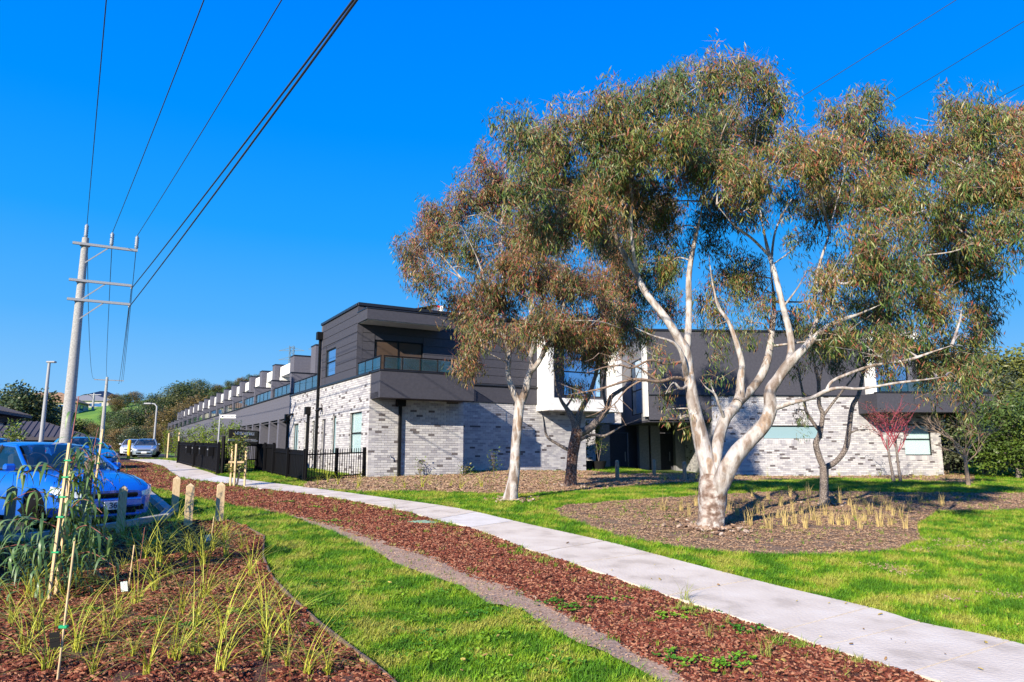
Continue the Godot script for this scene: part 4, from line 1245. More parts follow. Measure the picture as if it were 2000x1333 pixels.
func big_trees() -> void:
	gums = [gum_spray(41, 0.115, 24), gum_spray(42, 0.13, 22), gum_spray(43, 0.105, 26)]
	var olive := [Color(.9, 1.0, .9), Color(1.1, 1.05, 1.0), Color(.8, .95, .9), Color(1.2, 1.05, 1.0), Color(1.05, 1.1, .9)]
	var rusty := [Color(1.1, .95, 1.0), Color(1.2, .95, 1.1), Color(1.25, .9, 1.0), Color(.95, .95, .9), Color(1.1, .9, 1.1)]
	var green := [Color(.6, .85, .8), Color(.7, .95, .8), Color(.85, 1.0, .9), Color(.55, .75, .7)]
	gum_tree("gum_tree", "big white barked gum tree with three spreading stems in the oval mulch bed", 12.8, [1388, 1035],
		[[[1388, 1042, 88], [1389, 1020, 80], [1391, 985, 80], [1393, 950, 84], [1392, 925, 70]],
		[[1390, 955, 60], [1385, 920, 56], [1375, 880, 50], [1359, 810, 40], [1349, 755, 36], [1342, 710, 36], [1338, 684, 34], [1325, 661, 28], [1302, 624, 24], [1262, 573, 20, .2], [1241, 533, 17, .3], [1212, 484, 15, .4], [1196, 447, 13, .3], [1167, 401, 11, .2], [1121, 372, 9], [1092, 356, 6]],
		[[1340, 700, 26], [1344, 654, 22, .2], [1346, 597, 19, .4], [1346, 537, 17, .5], [1357, 471, 13, .6], [1365, 438, 9, .6], [1378, 370, 6, .5]],
		[[1392, 945, 44], [1398, 890, 38], [1407, 845, 34, .2], [1419, 815, 34, .3], [1443, 783, 34, .5], [1447, 740, 22, .6], [1449, 708, 19, .6], [1437, 665, 15, .6], [1422, 627, 12, .6], [1405, 602, 10, .6], [1393, 560, 8, .6], [1385, 500, 6, .6]],
		[[1440, 788, 30, .4], [1467, 762, 27, .8], [1490, 729, 25, 1.0], [1503, 687, 22, 1.2], [1509, 635, 18, 1.4], [1512, 590, 14, 1.5], [1505, 520, 10, 1.6]],
		[[1396, 965, 66], [1412, 935, 58, -.2], [1437, 890, 50, -.4], [1467, 858, 46, -.5], [1494, 828, 43, -.6], [1505, 798, 40, -.7], [1504, 766, 34, -.7], [1520, 740, 32, -.7], [1542, 710, 32, -.8], [1572, 680, 22, -.9], [1607, 645, 17, -1.0], [1642, 626, 13, -1.1], [1680, 613, 10, -1.2], [1721, 595, 7, -1.3]],
		[[1540, 714, 26, -.6], [1545, 690, 23, -.5], [1544, 657, 20, -.4], [1530, 600, 18, -.3], [1520, 560, 17, -.2], [1511, 525, 15, -.1], [1503, 500, 12], [1492, 451, 9, .1], [1480, 380, 6, .2]]],
		[[[1245, 530, 12, .3], [1237, 492, 11, .1], [1233, 430, 10, 0], [1235, 389, 8], [1229, 348, 6], [1225, 280, 4]],
		[[1346, 748, 17, .1], [1338, 715, 15, -.2], [1328, 684, 13, -.3], [1310, 667, 9, -.4], [1275, 656, 7, -.5], [1240, 640, 5, -.6]],
		[[1334, 707, 10], [1300, 711, 8, -.3], [1270, 704, 7, -.5], [1235, 719, 6, -.7], [1214, 714, 6, -.8], [1180, 718, 5, -.9], [1143, 730, 3, -1.0]],
		[[1338, 742, 12], [1320, 738, 10, -.2], [1286, 746, 10, -.4], [1256, 742, 9, -.6], [1228, 743, 8, -.7], [1184, 757, 7, -.9], [1148, 765, 6, -1.0], [1110, 772, 3, -1.1]],
		[[1286, 744, 7, -.4], [1262, 728, 6, -.5], [1246, 718, 5, -.5], [1205, 700, 4, -.6], [1170, 690, 3, -.7]],
		[[1256, 742, 6, -.6], [1225, 760, 5, -.7], [1200, 790, 4, -.8], [1180, 800, 2, -.8]],
		[[1345, 752, 10], [1330, 760, 8, -.2], [1315, 748, 7, -.3], [1300, 770, 4, -.4]],
		[[1414, 815, 10, .2], [1404, 790, 8, 0], [1396, 770, 7, -.1], [1380, 758, 6, -.2], [1366, 740, 4, -.2]],
		[[1507, 800, 18, -.7], [1550, 786, 13, -.9], [1587, 777, 12, -1.1], [1614, 764, 13, -1.2], [1640, 758, 9, -1.3], [1675, 760, 8, -1.4], [1707, 756, 8, -1.5], [1756, 748, 8, -1.6], [1815, 741, 6, -1.7], [1847, 735, 4, -1.8]],
		[[1614, 764, 10, -1.2], [1626, 745, 9, -1.2], [1659, 730, 9, -1.3], [1707, 714, 9, -1.4], [1772, 704, 9, -1.5], [1821, 688, 8, -1.6], [1860, 675, 5, -1.7]],
		[[1572, 682, 14, -.8], [1590, 640, 12, -.7], [1614, 575, 11, -.6], [1639, 537, 10, -.5], [1680, 496, 9, -.4], [1742, 443, 8, -.3], [1783, 418, 7, -.2], [1845, 364, 6, -.1], [1899, 335, 4]],
		[[1590, 600, 9, -.4], [1598, 529, 8, -.3], [1618, 463, 7, -.2], [1631, 410, 6], [1650, 340, 4]],
		[[1630, 550, 9, -.5], [1655, 554, 8, -.7], [1693, 529, 7, -.9], [1740, 512, 6, -1.0], [1804, 500, 6, -1.1], [1874, 488, 5, -1.2], [1940, 450, 3, -1.2]],
		[[1503, 500, 9], [1470, 467, 8, -.2], [1432, 438, 7, -.4], [1400, 400, 4, -.5]],
		[[1507, 510, 8], [1515, 451, 7, .2], [1540, 400, 5, .3], [1570, 350, 3, .3]],
		[[1783, 418, 5, -.2], [1850, 400, 4, -.4], [1930, 390, 3, -.5]],
		[[1530, 600, 7, -.3], [1560, 560, 6, -.5], [1580, 520, 4, -.6]]],
		[[1008, 250, 38, 40], [1050, 290, 58, 48], [1092, 345, 58, 46], [1028, 352, 44, 44], [1105, 250, 52, 40], [1160, 225, 56, 40], [1172, 305, 66, 52], [1225, 210, 56, 42], [1240, 290, 60, 56], [1290, 185, 52, 42], [1300, 270, 60, 54], [1345, 155, 48, 36], [1350, 235, 60, 50], [1400, 140, 48, 32], [1410, 222, 60, 54], [1458, 160, 44, 38], [1490, 190, 32, 44], [1470, 265, 54, 48], [1400, 312, 70, 50], [1330, 335, 60, 50], [1482, 342, 58, 44], [1440, 395, 58, 40], [1545, 295, 42, 42], [1562, 352, 50, 42], [1388, 425, 46, 34], [1110, 430, 52, 42], [1160, 405, 56, 46], [1185, 475, 44, 36], [1060, 425, 42, 38], [1270, 392, 48, 42], [1300, 450, 36, 38], [1222, 350, 50, 40], [1140, 360, 46, 40],
		[1640, 235, 40, 36], [1690, 210, 40, 34], [1702, 275, 58, 50], [1632, 305, 56, 48], [1682, 355, 66, 46], [1762, 305, 54, 50], [1622, 390, 54, 42], [1752, 382, 56, 36], [1848, 232, 50, 36], [1912, 230, 46, 34], [1822, 292, 58, 50], [1882, 305, 56, 46], [1962, 262, 46, 54], [1850, 372, 56, 44], [1932, 352, 56, 54], [1990, 330, 42, 60], [1802, 432, 54, 38], [1882, 432, 56, 40], [1955, 432, 46, 44], [1702, 455, 44, 38], [1655, 520, 40, 34], [1752, 512, 54, 44], [1842, 512, 56, 42], [1922, 512, 44, 44], [2040, 300, 50, 70], [2050, 420, 50, 60], [2010, 230, 40, 40],
		[1602, 560, 40, 44], [1692, 582, 62, 44], [1782, 580, 54, 46], [1562, 618, 30, 34], [1642, 650, 54, 28], [1742, 642, 54, 38], [1842, 602, 46, 54], [1912, 592, 34, 46], [1802, 682, 44, 34], [1860, 692, 40, 44], [1902, 662, 34, 44], [1882, 742, 40, 40], [1832, 758, 28, 26], [1720, 690, 40, 24],
		[1440, 530, 42, 54, 1.5], [1385, 570, 34, 46, 1.2], [1490, 560, 30, 44, 1.2], [1468, 622, 24, 32, 1.0], [1395, 640, 30, 36, 1.4], [1300, 515, 34, 40, 1.2],
		[1306, 762, 18, 16, .3], [1312, 795, 12, 14, .3], [1330, 815, 10, 12, .3], [1390, 742, 12, 16, .2], [1365, 795, 8, 14, .3], [1275, 690, 16, 16, -.2], [1690, 512, 30, 26], [1560, 470, 22, 20], [1578, 300, 20, 30]],
		1.7, 101, M.bark, M.bark_base, M.bark, olive, 195, 0.64)
	gum_tree("gum_tree", "slender forked white gum tree beside the path in front of the brick wall", 17.0, [998, 980],
		[[[997, 984, 44], [998, 965, 34], [1004, 930, 26], [1007, 880, 24], [1010, 840, 24], [1013, 805, 24], [1016, 780, 24]],
		[[1016, 790, 18], [1004, 768, 17], [992, 732, 13], [994, 706, 12], [993, 678, 12, .2], [981, 649, 11, .2], [969, 624, 10, .3], [964, 603, 9, .3], [927, 562, 7, .5], [903, 546, 4, .6]],
		[[1016, 790, 20], [1027, 762, 19], [1031, 740, 16], [1039, 716, 14], [1037, 695, 12], [1043, 668, 12, -.2], [1039, 635, 10, -.3], [1037, 600, 9, -.3], [1042, 540, 6, -.3], [1050, 470, 4, -.3]],
		[[1033, 730, 14], [1053, 706, 12, -.2], [1069, 673, 10, -.4], [1085, 648, 8, -.5], [1100, 600, 5, -.6]]],
		[[[993, 678, 9, .2], [985, 636, 8, .4], [983, 554, 7, .6], [981, 504, 6, .7], [979, 440, 4, .8]],
		[[964, 605, 6, .3], [950, 560, 5], [930, 500, 4, -.2], [900, 440, 3, -.4]],
		[[990, 560, 5, .5], [1020, 500, 4, .3], [1030, 430, 3, .2]]],
		[[828, 468, 52, 46], [880, 422, 54, 42], [930, 384, 52, 44], [985, 372, 54, 50], [845, 535, 44, 34], [915, 470, 66, 48], [990, 455, 60, 56], [895, 578, 36, 32], [955, 560, 56, 46], [1040, 445, 58, 54], [1050, 540, 52, 54], [1000, 600, 44, 34], [920, 625, 30, 34], [906, 690, 22, 36, -.6], [1060, 622, 50, 34], [1105, 560, 50, 44], [942, 655, 34, 28], [1010, 520, 50, 44], [1080, 480, 44, 44], [960, 330, 36, 40], [800, 490, 26, 30], [1085, 640, 26, 24], [1005, 660, 24, 20], [1105, 655, 42, 30], [1150, 685, 36, 40], [1190, 650, 36, 34], [1225, 640, 28, 24], [1140, 640, 40, 24]],
		1.5, 102, M.bark, M.bark, M.bark, rusty, 225, 0.8)
	gum_tree("gum_tree", "crooked gum tree with peeling red brown lower trunk by the lane", 21.6, [1117, 952],
		[[[1114, 956, 30], [1115, 935, 23], [1119, 885, 21], [1126, 850, 22], [1127, 838, 20]],
		[[1126, 850, 17], [1153, 836, 15], [1174, 814, 13], [1186, 798, 12], [1194, 776, 9], [1213, 762, 7], [1236, 748, 5], [1250, 720, 3]],
		[[1126, 845, 16], [1122, 826, 14], [1114, 810, 11], [1105, 796, 8], [1095, 780, 6], [1085, 750, 4], [1080, 700, 3]],
		[[1126, 840, 14], [1131, 812, 12], [1138, 795, 10], [1150, 774, 9], [1160, 745, 8], [1166, 720, 7], [1170, 660, 5], [1180, 590, 4]]],
		[[[1118, 880, 8], [1108, 878, 7], [1088, 867, 6], [1068, 852, 5], [1062, 819, 4], [1056, 800, 3]],
		[[1130, 862, 6], [1155, 850, 5], [1179, 852, 5], [1198, 843, 4], [1220, 831, 3], [1260, 815, 2]],
		[[1186, 798, 7], [1179, 769, 6], [1181, 740, 5], [1190, 690, 4], [1220, 620, 3]],
		[[1105, 796, 5], [1120, 770, 4], [1112, 740, 3]], [[1150, 774, 5], [1120, 756, 4], [1090, 748, 3]]],
		[[1112, 752, 26, 18], [1190, 345, 70, 40], [1250, 390, 56, 50], [1130, 390, 56, 46], [1160, 450, 56, 46], [1240, 440, 56, 46], [1290, 430, 40, 46], [1100, 640, 40, 34], [1160, 622, 50, 40], [1130, 690, 42, 38], [1192, 600, 44, 44], [1242, 580, 44, 50], [1250, 640, 40, 30], [1180, 540, 60, 50], [1262, 540, 50, 50], [1302, 598, 30, 34], [1190, 660, 36, 30], [1215, 510, 50, 40], [1240, 480, 40, 36], [1145, 560, 44, 44]],
		1.4, 103, M.bark_dark, M.bark_red, M.bark_dark, rusty + green, 240, 1.0)
	gum_tree("gum_tree", "small forked gum tree with dark streaked bark in the mulch bed", 17.2, [1608, 992],
		[[[1610, 996, 26], [1610, 972, 20], [1610, 935, 18], [1610, 912, 20]],
		[[1610, 915, 15], [1600, 892, 14], [1594, 866, 13], [1601, 850, 12], [1607, 811, 10], [1600, 788, 9], [1599, 746, 8], [1590, 704, 6], [1584, 640, 4]],
		[[1610, 915, 14], [1633, 902, 12], [1652, 876, 12], [1659, 837, 11], [1665, 795, 10], [1678, 769, 9], [1688, 720, 7], [1700, 650, 5], [1720, 600, 3]]],
		[[[1603, 845, 8], [1577, 808, 7], [1571, 782, 6], [1561, 730, 5], [1556, 690, 3]],
		[[1659, 847, 5], [1678, 840, 4], [1711, 839, 3]],
		[[1607, 815, 7], [1625, 790, 6], [1645, 765, 5], [1675, 727, 4], [1700, 690, 3]],
		[[1599, 760, 5], [1610, 700, 4], [1620, 650, 3]], [[1590, 720, 4], [1640, 690, 3]]],
		[[1635, 690, 24, 30], [1660, 640, 36, 30], [1610, 660, 30, 26], [1715, 660, 34, 36], [1700, 700, 20, 26], [1580, 640, 26, 28], [1560, 700, 12, 14], [1690, 610, 30, 30], [1560, 800, 10, 16]],
		1.0, 104, M.bark_dark, M.bark_dark, M.bark_dark, green, 200, 0.85)
# trees without leaves: many thin branches
func bare_tree(called: String, label: String, base: Vector3, stems: Array, height: float, spread: float, r: float, twigs: Material, sd: int, fork: float, leaves: Array = []) -> Node3D:
	var t := thing(called, label, "tree", base)
	rng.seed = sd
	var st := new_st()
	var tw := new_st()
	var tips := []
	for s in stems:
		var top := Vector3(s[0], fork * height, s[1])
		var foot := Vector3(s[2], -0.05, s[3])
		tube(st, [foot, foot.lerp(top, 0.5) + Vector3(rng.randf_range(-.05, .05), 0, 0), top], [r * 1.3, r, r * 0.8], 8, 0.05)
		var grow := func(me: Callable, p: Vector3, d: Vector3, l: float, rad: float, depth: int) -> void:
			var q := p + d * l * 0.5 + Vector3(rng.randfn(), rng.randfn(), rng.randfn()) * l * 0.06
			var e := q + (d + Vector3(0, 0.12, 0)).normalized() * l * 0.5
			tube(tw, [p, q, e], [rad, rad * 0.8, rad * 0.55], 5)
			tips.append(e)
			if depth == 0: return
			for k in rng.randi_range(1, 3) if twigs == M.twig_red else rng.randi_range(2, 4):
				var nd := (d + Vector3(rng.randfn() * 0.5, rng.randfn() * 0.3 + 0.12, rng.randfn() * 0.5)).normalized()
				me.call(me, q.lerp(e, rng.randf()), nd, l * rng.randf_range(0.55, 0.85), rad * 0.6, depth - 1)
		for k in 7:
			var a := TAU * k / 7 + rng.randf() * 0.6
			var from := foot.lerp(top, rng.randf_range(0.62, 1.0))
			var d := Vector3(cos(a) * spread, rng.randf_range(0.7, 1.3), sin(a) * spread).normalized()
			grow.call(grow, from, d, height * rng.randf_range(0.2, 0.32), r * 0.42, 3)
	part(st, "trunk", M.bark_dark if twigs == M.twig_red else M.twig, t)
	part(tw, "branches", twigs, t)
	if leaves.size():
		var xf := []
		var cs := []
		for k in leaves[0]:
			xf.append(Transform3D(Basis(Vector3.UP, rng.randf() * TAU).scaled(Vector3.ONE * rng.randf_range(0.6, 1.0)), tips[rng.randi() % tips.size()]))
			cs.append(leaves[1] * rng.randf_range(0.7, 1.3))
		multi("crown", broad_spray(55, 0.09, 5, 0.12), M.leaf, xf, cs, t).set_meta("kind", "stuff")
	return t
func leafy_tree(called: String, label: String, base: Vector3, height: float, width: float, trunk_h: float, sd: int, pal: Array, n: int, mesh: Mesh, s: float, group := "", lobes := 12) -> Node3D:
	var t := thing(called, label, "tree", base, 0.0, group)
	rng.seed = sd
	var st := new_st()
	var xf := []
	var cs := []
	var r := height * 0.022 + 0.04
	var top := Vector3(rng.randfn() * 0.05, 0.7, rng.randfn() * 0.05) * height
	tube(st, smooth([Vector3(0, -0.3, 0), Vector3(rng.randfn() * 0.1, trunk_h, rng.randfn() * 0.1), top], [r * 1.3, r, r * 0.4])[0], smooth([Vector3(0, -0.3, 0), Vector3.ZERO, top], [r * 1.3, r, r * 0.4])[1], 8, 0.08)
	for k in lobes:
		var a := TAU * k * 0.382 + rng.randf()
		var f := (k + 0.5) / lobes
		var rr := width / 2 * sqrt(1.0 - pow(f * 1.7 - 0.85, 2) * 0.9) * rng.randf_range(0.45, 0.8)
		var c := Vector3(cos(a) * rr, lerpf(trunk_h, height * 0.9, f), sin(a) * rr)
		var lr := width * rng.randf_range(0.17, 0.27)
		tube(st, [Vector3(0, minf(c.y * 0.75, top.y), 0).lerp(Vector3(c.x, c.y * 0.75, c.z), 0.06), c * Vector3(0.5, 0.9, 0.5), c], [r * 0.5, r * 0.35, r * 0.12], 5)
		var tint: Color = pal[rng.randi() % pal.size()]
		for i in int(n / lobes):
			var v := Vector3(rng.randfn(), rng.randfn(), rng.randfn()).normalized() * pow(rng.randf(), 0.35)
			if v.y < -0.5 and rng.randf() < 0.6: v.y = -v.y
			xf.append(Transform3D(Basis(Vector3.UP, rng.randf() * TAU).rotated(Vector3.RIGHT, rng.randf() * 0.6).scaled(Vector3.ONE * s * rng.randf_range(0.7, 1.3)), c + v * Vector3(lr, lr * 0.75, lr)))
			cs.append(tint * rng.randf_range(0.75, 1.25))
	part(st, "trunk", M.bark_dark, t)
	multi("crown", mesh, M.leaf, xf, cs, t).set_meta("kind", "stuff")
	return t
func other_trees() -> void:
	bare_tree("red_maple", "leafless maple with pink red twigs in front of the brick house", gp(1752, 944), [[-0.25, 0.0, -0.12, 0.05], [0.1, 0.0, 0.16, 0.0]], 3.1, 0.5, 0.05, M.twig_red, 201, 0.55, [170, Color(.12, .06, .04)])
	bare_tree("bare_tree", "leafless tan tree with a straight thin trunk by the black side fence", gp(1893, 952), [[-0.03, 0.0, 0.0, 0.0]], 3.3, 0.85, 0.06, M.twig, 202, 0.4)
	var bush := broad_spray(61, 0.2, 16, 0.55)
	var dk := [Color(.05, .075, .02), Color(.08, .11, .025), Color(.11, .135, .03), Color(.14, .155, .035)]
	var lt := [Color(.08, .13, .02), Color(.12, .17, .025), Color(.06, .1, .02)]
	# behind the right end of the brick house
	for e in [[1870, 50.0, 8.4, 8.0, "tall dense evergreen tree behind the right end of the brick house", dk, 1500], [1985, 44.0, 7.0, 7.0, "broad dark evergreen tree right of the brick house", dk, 1400], [2080, 50.0, 7.6, 9.0, "broad dark evergreen tree standing beyond the other evergreens", dk, 900]]:
		var p := at(e[0], 900, e[1])
		leafy_tree("evergreen_tree", e[4], onground(p.x, p.z), e[2], e[3], 1.2, 210 + int(e[0]), e[5], e[6], bush, 1.15, "evergreen trees beyond the brick house", 22)
	for e in [[1925, 34.0, 4.6, 4.4, "grey green shrubby tree with pale stems behind the leafless tree", [Color(.07, .085, .045), Color(.1, .11, .06)], 700], [1985, 31.0, 3.4, 3.6, "bright green rounded shrub at the lawn edge", lt, 800], [1955, 36.0, 3.0, 3.0, "low dark green shrub beside the black side fence", dk, 500]]:
		var p := at(e[0], 920, e[1])
		leafy_tree("shrub", e[4], onground(p.x, p.z), e[2], e[3], 0.5, 230 + int(e[0]), e[5], e[6], bush, 0.62, "", 14)
	# wooded hill on the left, each tree its own
	var far := broad_spray(62, 0.5, 14, 1.3)
	var brown := [Color(.15, .11, .04), Color(.19, .13, .05), Color(.11, .1, .04), Color(.08, .09, .04)]
	var gr := [Color(.05, .08, .035), Color(.075, .105, .04), Color(.1, .11, .045)]
	var protos := []
	for k in 4: protos.append(leafy_tree("hill_tree", "", Vector3.ZERO, 10.0, 8.5 + k, 1.2, 300 + k, brown if k % 2 == 0 else gr, 520, far, 0.85, "trees on the wooded hill", 16))
	rng.seed = 9
	var hill_spots := []
	for e in [[232, 838, 105, 5], [252, 800, 120, 9], [262, 832, 100, 6], [285, 785, 125, 10], [300, 830, 100, 7], [312, 770, 135, 11], [330, 800, 115, 9], [345, 752, 150, 14], [360, 790, 120, 11], [372, 748, 140, 14], [388, 775, 125, 11], [405, 770, 150, 11], [425, 775, 160, 10], [450, 765, 165, 11], [470, 760, 170, 11], [492, 752, 175, 12], [515, 748, 180, 12], [540, 750, 185, 12], [565, 755, 185, 11], [160, 845, 120, 5], [185, 850, 115, 4], [205, 850, 110, 5], [240, 860, 90, 4], [270, 862, 85, 4], [315, 850, 85, 5], [600, 760, 190, 11], [222, 795, 190, 7], [395, 745, 155, 12], [225, 815, 150, 8], [240, 800, 160, 9], [262, 788, 165, 10], [215, 842, 130, 6], [110, 838, 130, 5]]:
		var top := at(e[0], e[1], e[2])
		var y := h(top.x, top.z) + hill(top.x, top.z) - 0.1
		hill_spots.append([Vector3(top.x, y, top.z), clampf((top.y - y) / 10.0, 0.3, 1.8)])
	for i in hill_spots.size():
		var o: Node3D = protos[i] if i < 4 else copy(protos[i % 4], "hill_tree", Vector3.ZERO, 0)
		o.position = hill_spots[i][0]
		o.rotation.y = i * 1.7
		o.scale = Vector3.ONE * hill_spots[i][1]
		o.scale.x *= 1.15
		o.scale.z *= 1.15
		o.set_meta("label", "olive brown gum tree among the trees on the wooded hill behind the townhouses" if i % 2 == 0 else "dark green gum tree among the trees on the wooded hill behind the townhouses")
		o.set_meta("group", "olive brown hill trees" if i % 2 == 0 else "dark green hill trees")
	# trees by the houses on the far left
	for e in [[50, 757, 62.0, 5.4, "tall feathery green tree behind the dark tiled house", gr], [95, 790, 85.0, 4.6, "round topped dark tree beyond the low tiled roof", dk], [68, 812, 75.0, 4.0, "dark bushy tree beside the light pole", dk], [120, 822, 80.0, 4.0, "dark shrub below the green hill", dk]]:
		var top := at(e[0], e[1], e[2])
		var y := h(top.x, top.z) + hill(top.x, top.z)
		leafy_tree("garden_tree", e[4], Vector3(top.x, y, top.z), top.y - y, e[3], 0.8, 340 + int(e[0]), e[5], 1000, far, 0.5, "", 18)
# planting: strap leaves, tufts, saplings
func strap_plant(called: String, label: String, cat: String, where: Vector3, mesh: Mesh, s: float, turn: float, c: StandardMaterial3D, group: String) -> void:
	var o := inst(mesh, called, c, self, Transform3D(Basis(Vector3.UP, turn).scaled(Vector3.ONE * s), where))
	tag(o, label, cat, group)
func planting() -> void:
	var lom := []
	for k in 4: lom.append(blade_mesh(24, 0.98, 0.0078, 1.55, 500 + k, 7, 0.03))
	var lommat := vcol(0.5, 0.25)
	lommat.albedo_color = lc(.43, .44, .05)
	rng.seed = 21
	for e in [[205, 1255], [55, 1180], [120, 1170], [265, 1190], [385, 1230], [400, 1180], [300, 1165], [480, 1200], [490, 1130], [470, 1080], [45, 1290], [515, 1230], [340, 1300], [285, 1330], [560, 1310], [640, 1320], [10, 1110], [150, 1140], [395, 1110], [330, 1130], [240, 1120], [440, 1060], [180, 1330], [20, 1235], [560, 1255], [110, 1225], [430, 1330], [70, 1240], [150, 1280], [230, 1215], [310, 1255], [355, 1205], [430, 1260], [445, 1165], [520, 1290], [600, 1330], [380, 1290], [90, 1320], [260, 1290]]:
		var g: bool = e[1] < 1115
		strap_plant("strap_leaf_plant", "strap leaved plant between the timber bollards and the wattle sapling" if g else "yellow green strap leaved plant in the mulch of the front garden bed", "plant", gp(e[0], e[1]), lom[rng.randi() % 4], rng.randf_range(0.45, 1.15), rng.randf() * TAU, lommat, "strap plants by the bollards" if g else "yellow strap plants")
	for e in [[300, 1080], [370, 1085], [250, 1075], [180, 1080], [330, 1065], [415, 1080], [210, 1095], [345, 1045], [280, 1100], [310, 1110], [150, 1095], [360, 1105], [390, 1090], [240, 1060], [440, 1095], [60, 1100], [130, 1110], [270, 1060]]:
		strap_plant("strap_leaf_plant", "strap leaved plant between the timber bollards and the wattle sapling", "plant", gp(e[0], e[1]), lom[rng.randi() % 4], rng.randf_range(0.8, 1.2), rng.randf() * TAU, lommat, "strap plants by the bollards")
	# along the mulch strip and the walls
	var stripmat := vcol(0.6, 0.25)
	stripmat.albedo_color = lc(.26, .3, .06)
	var smallt := blade_mesh(22, 0.36, 0.006, 1.1, 520, 4, 0.05)
	for e in [[688, 1008], [655, 1003], [608, 975], [700, 995], [770, 998], [530, 967], [545, 962], [500, 960], [490, 945], [330, 905], [345, 915], [448, 948], [480, 962], [1420, 1228], [1386, 1250], [1500, 1290], [1340, 1180]]:
		strap_plant("strip_grass_plant", "small yellowing grass plant in the mulch strip beside the path", "plant", gp(e[0], e[1]), smallt, rng.randf_range(0.45, 0.9), rng.randf() * TAU, stripmat, "grass plants in the mulch strip")
	for e in [[620, 950], [640, 946], [660, 950], [700, 955], [790, 957], [825, 955], [840, 950], [880, 952], [900, 958], [770, 945], [940, 955], [1290, 938], [1300, 942], [1325, 938], [1360, 938], [1500, 934], [1560, 930], [1640, 932], [1665, 930], [1700, 934], [1720, 932], [1785, 936], [1800, 938], [1830, 938], [1850, 940], [1870, 944], [1920, 944], [1950, 944]]:
		strap_plant("wall_grass_plant", "yellow green grass plant in the bed along the brick walls", "plant", gp(e[0], e[1]), lom[rng.randi() % 4], rng.randf_range(0.55, 0.95), rng.randf() * TAU, lommat, "grass plants along the brick walls")
	var straw := vcol(0.7, 0.2)
	straw.albedo_color = lc(.5, .38, .16)
	var tuft := []
	for k in 3: tuft.append(blade_mesh(26, 0.34, 0.008, 0.42, 530 + k, 3, 0.04))
	for e in [[1295, 1000], [1330, 1000], [1346, 1008], [1395, 985], [1463, 1028], [1503, 1035], [1425, 1000], [1438, 1010], [1478, 1005], [1535, 1030], [1553, 1028], [1575, 1034], [1590, 1020], [1625, 1028], [1640, 1030], [1655, 1030], [1670, 1012], [1690, 1022], [1718, 1030], [1740, 1030], [1768, 1036], [1745, 1008], [1775, 1000], [1735, 1000], [1700, 1008], [1610, 1010], [1565, 1008], [1525, 992], [1548, 1000], [1580, 996], [1640, 985], [1660, 990], [1690, 990], [1800, 985], [1840, 990], [1715, 985], [1610, 975], [1545, 972], [1470, 972], [1500, 978], [1580, 970], [1490, 1000], [1360, 990], [1760, 1015], [1520, 1015], [1600, 1030], [1455, 985], [1680, 1035]]:
		strap_plant("straw_tuft", "straw coloured upright grass tuft in the oval mulch bed under the gums", "plant", gp(e[0], e[1]), tuft[rng.randi() % 3], rng.randf_range(0.85, 1.45), rng.randf() * TAU, straw, "straw tufts under the gum trees")
	# wattle sapling tied to its stakes in front of the blue car
	wattle(gp(100, 1165), 1.0, 2.1)
	wattle2()
	staked_trees()
func long_leaf(sd: int) -> ArrayMesh:
	rng.seed = sd
	var st := new_st()
	st.set_smooth_group(0)
	var prev := []
	for s in 7:
		var t := s / 6.0
		var c := Vector3(t * (0.95 - 0.42 * t), 0.2 * sin(t * 2.4) - 0.62 * t * t, 0.05 * sin(t * 3.0 + sd))
		var w := 0.036 * pow(sin(PI * clampf(0.06 + t * 0.94, 0, 1)), 0.7) + 0.004
		var now := [c + Vector3(0, 0.25, 1).normalized() * w, c - Vector3(0, 0.25, 1).normalized() * w]
		if prev.size(): quad(st, prev[0], prev[1], now[1], now[0])
		prev = now
	st.generate_normals()
	return st.commit()
func leafy_stem(t: Node3D, pts: Array, r: float, count: int, size: float, mats: Array, leaves: Array, droop := 0.0) -> void:
	var w := smooth(pts, pts.map(func(_p): return r), 4)
	for i in w[1].size(): w[1][i] = lerpf(r, r * 0.35, float(i) / w[1].size())
	var st := new_st()
	tube(st, w[0], w[1], 6)
	part(st, "stem", M.stem, t)
	for k in count:
		var f: float = (k + 1.0) / count * (w[0].size() - 1)
		var i := mini(int(f), w[0].size() - 1)
		var p: Vector3 = w[0][i]
		var b := Basis(Vector3.UP, k * 2.4 + rng.randf() * 0.7) * Basis(Vector3.BACK, rng.randf_range(-0.35, 0.55) - droop)
		inst(leaves[rng.randi() % leaves.size()], "leaf", mats[rng.randi() % mats.size()], t, Transform3D(b.scaled(Vector3.ONE * size * rng.randf_range(0.75, 1.2)), p))
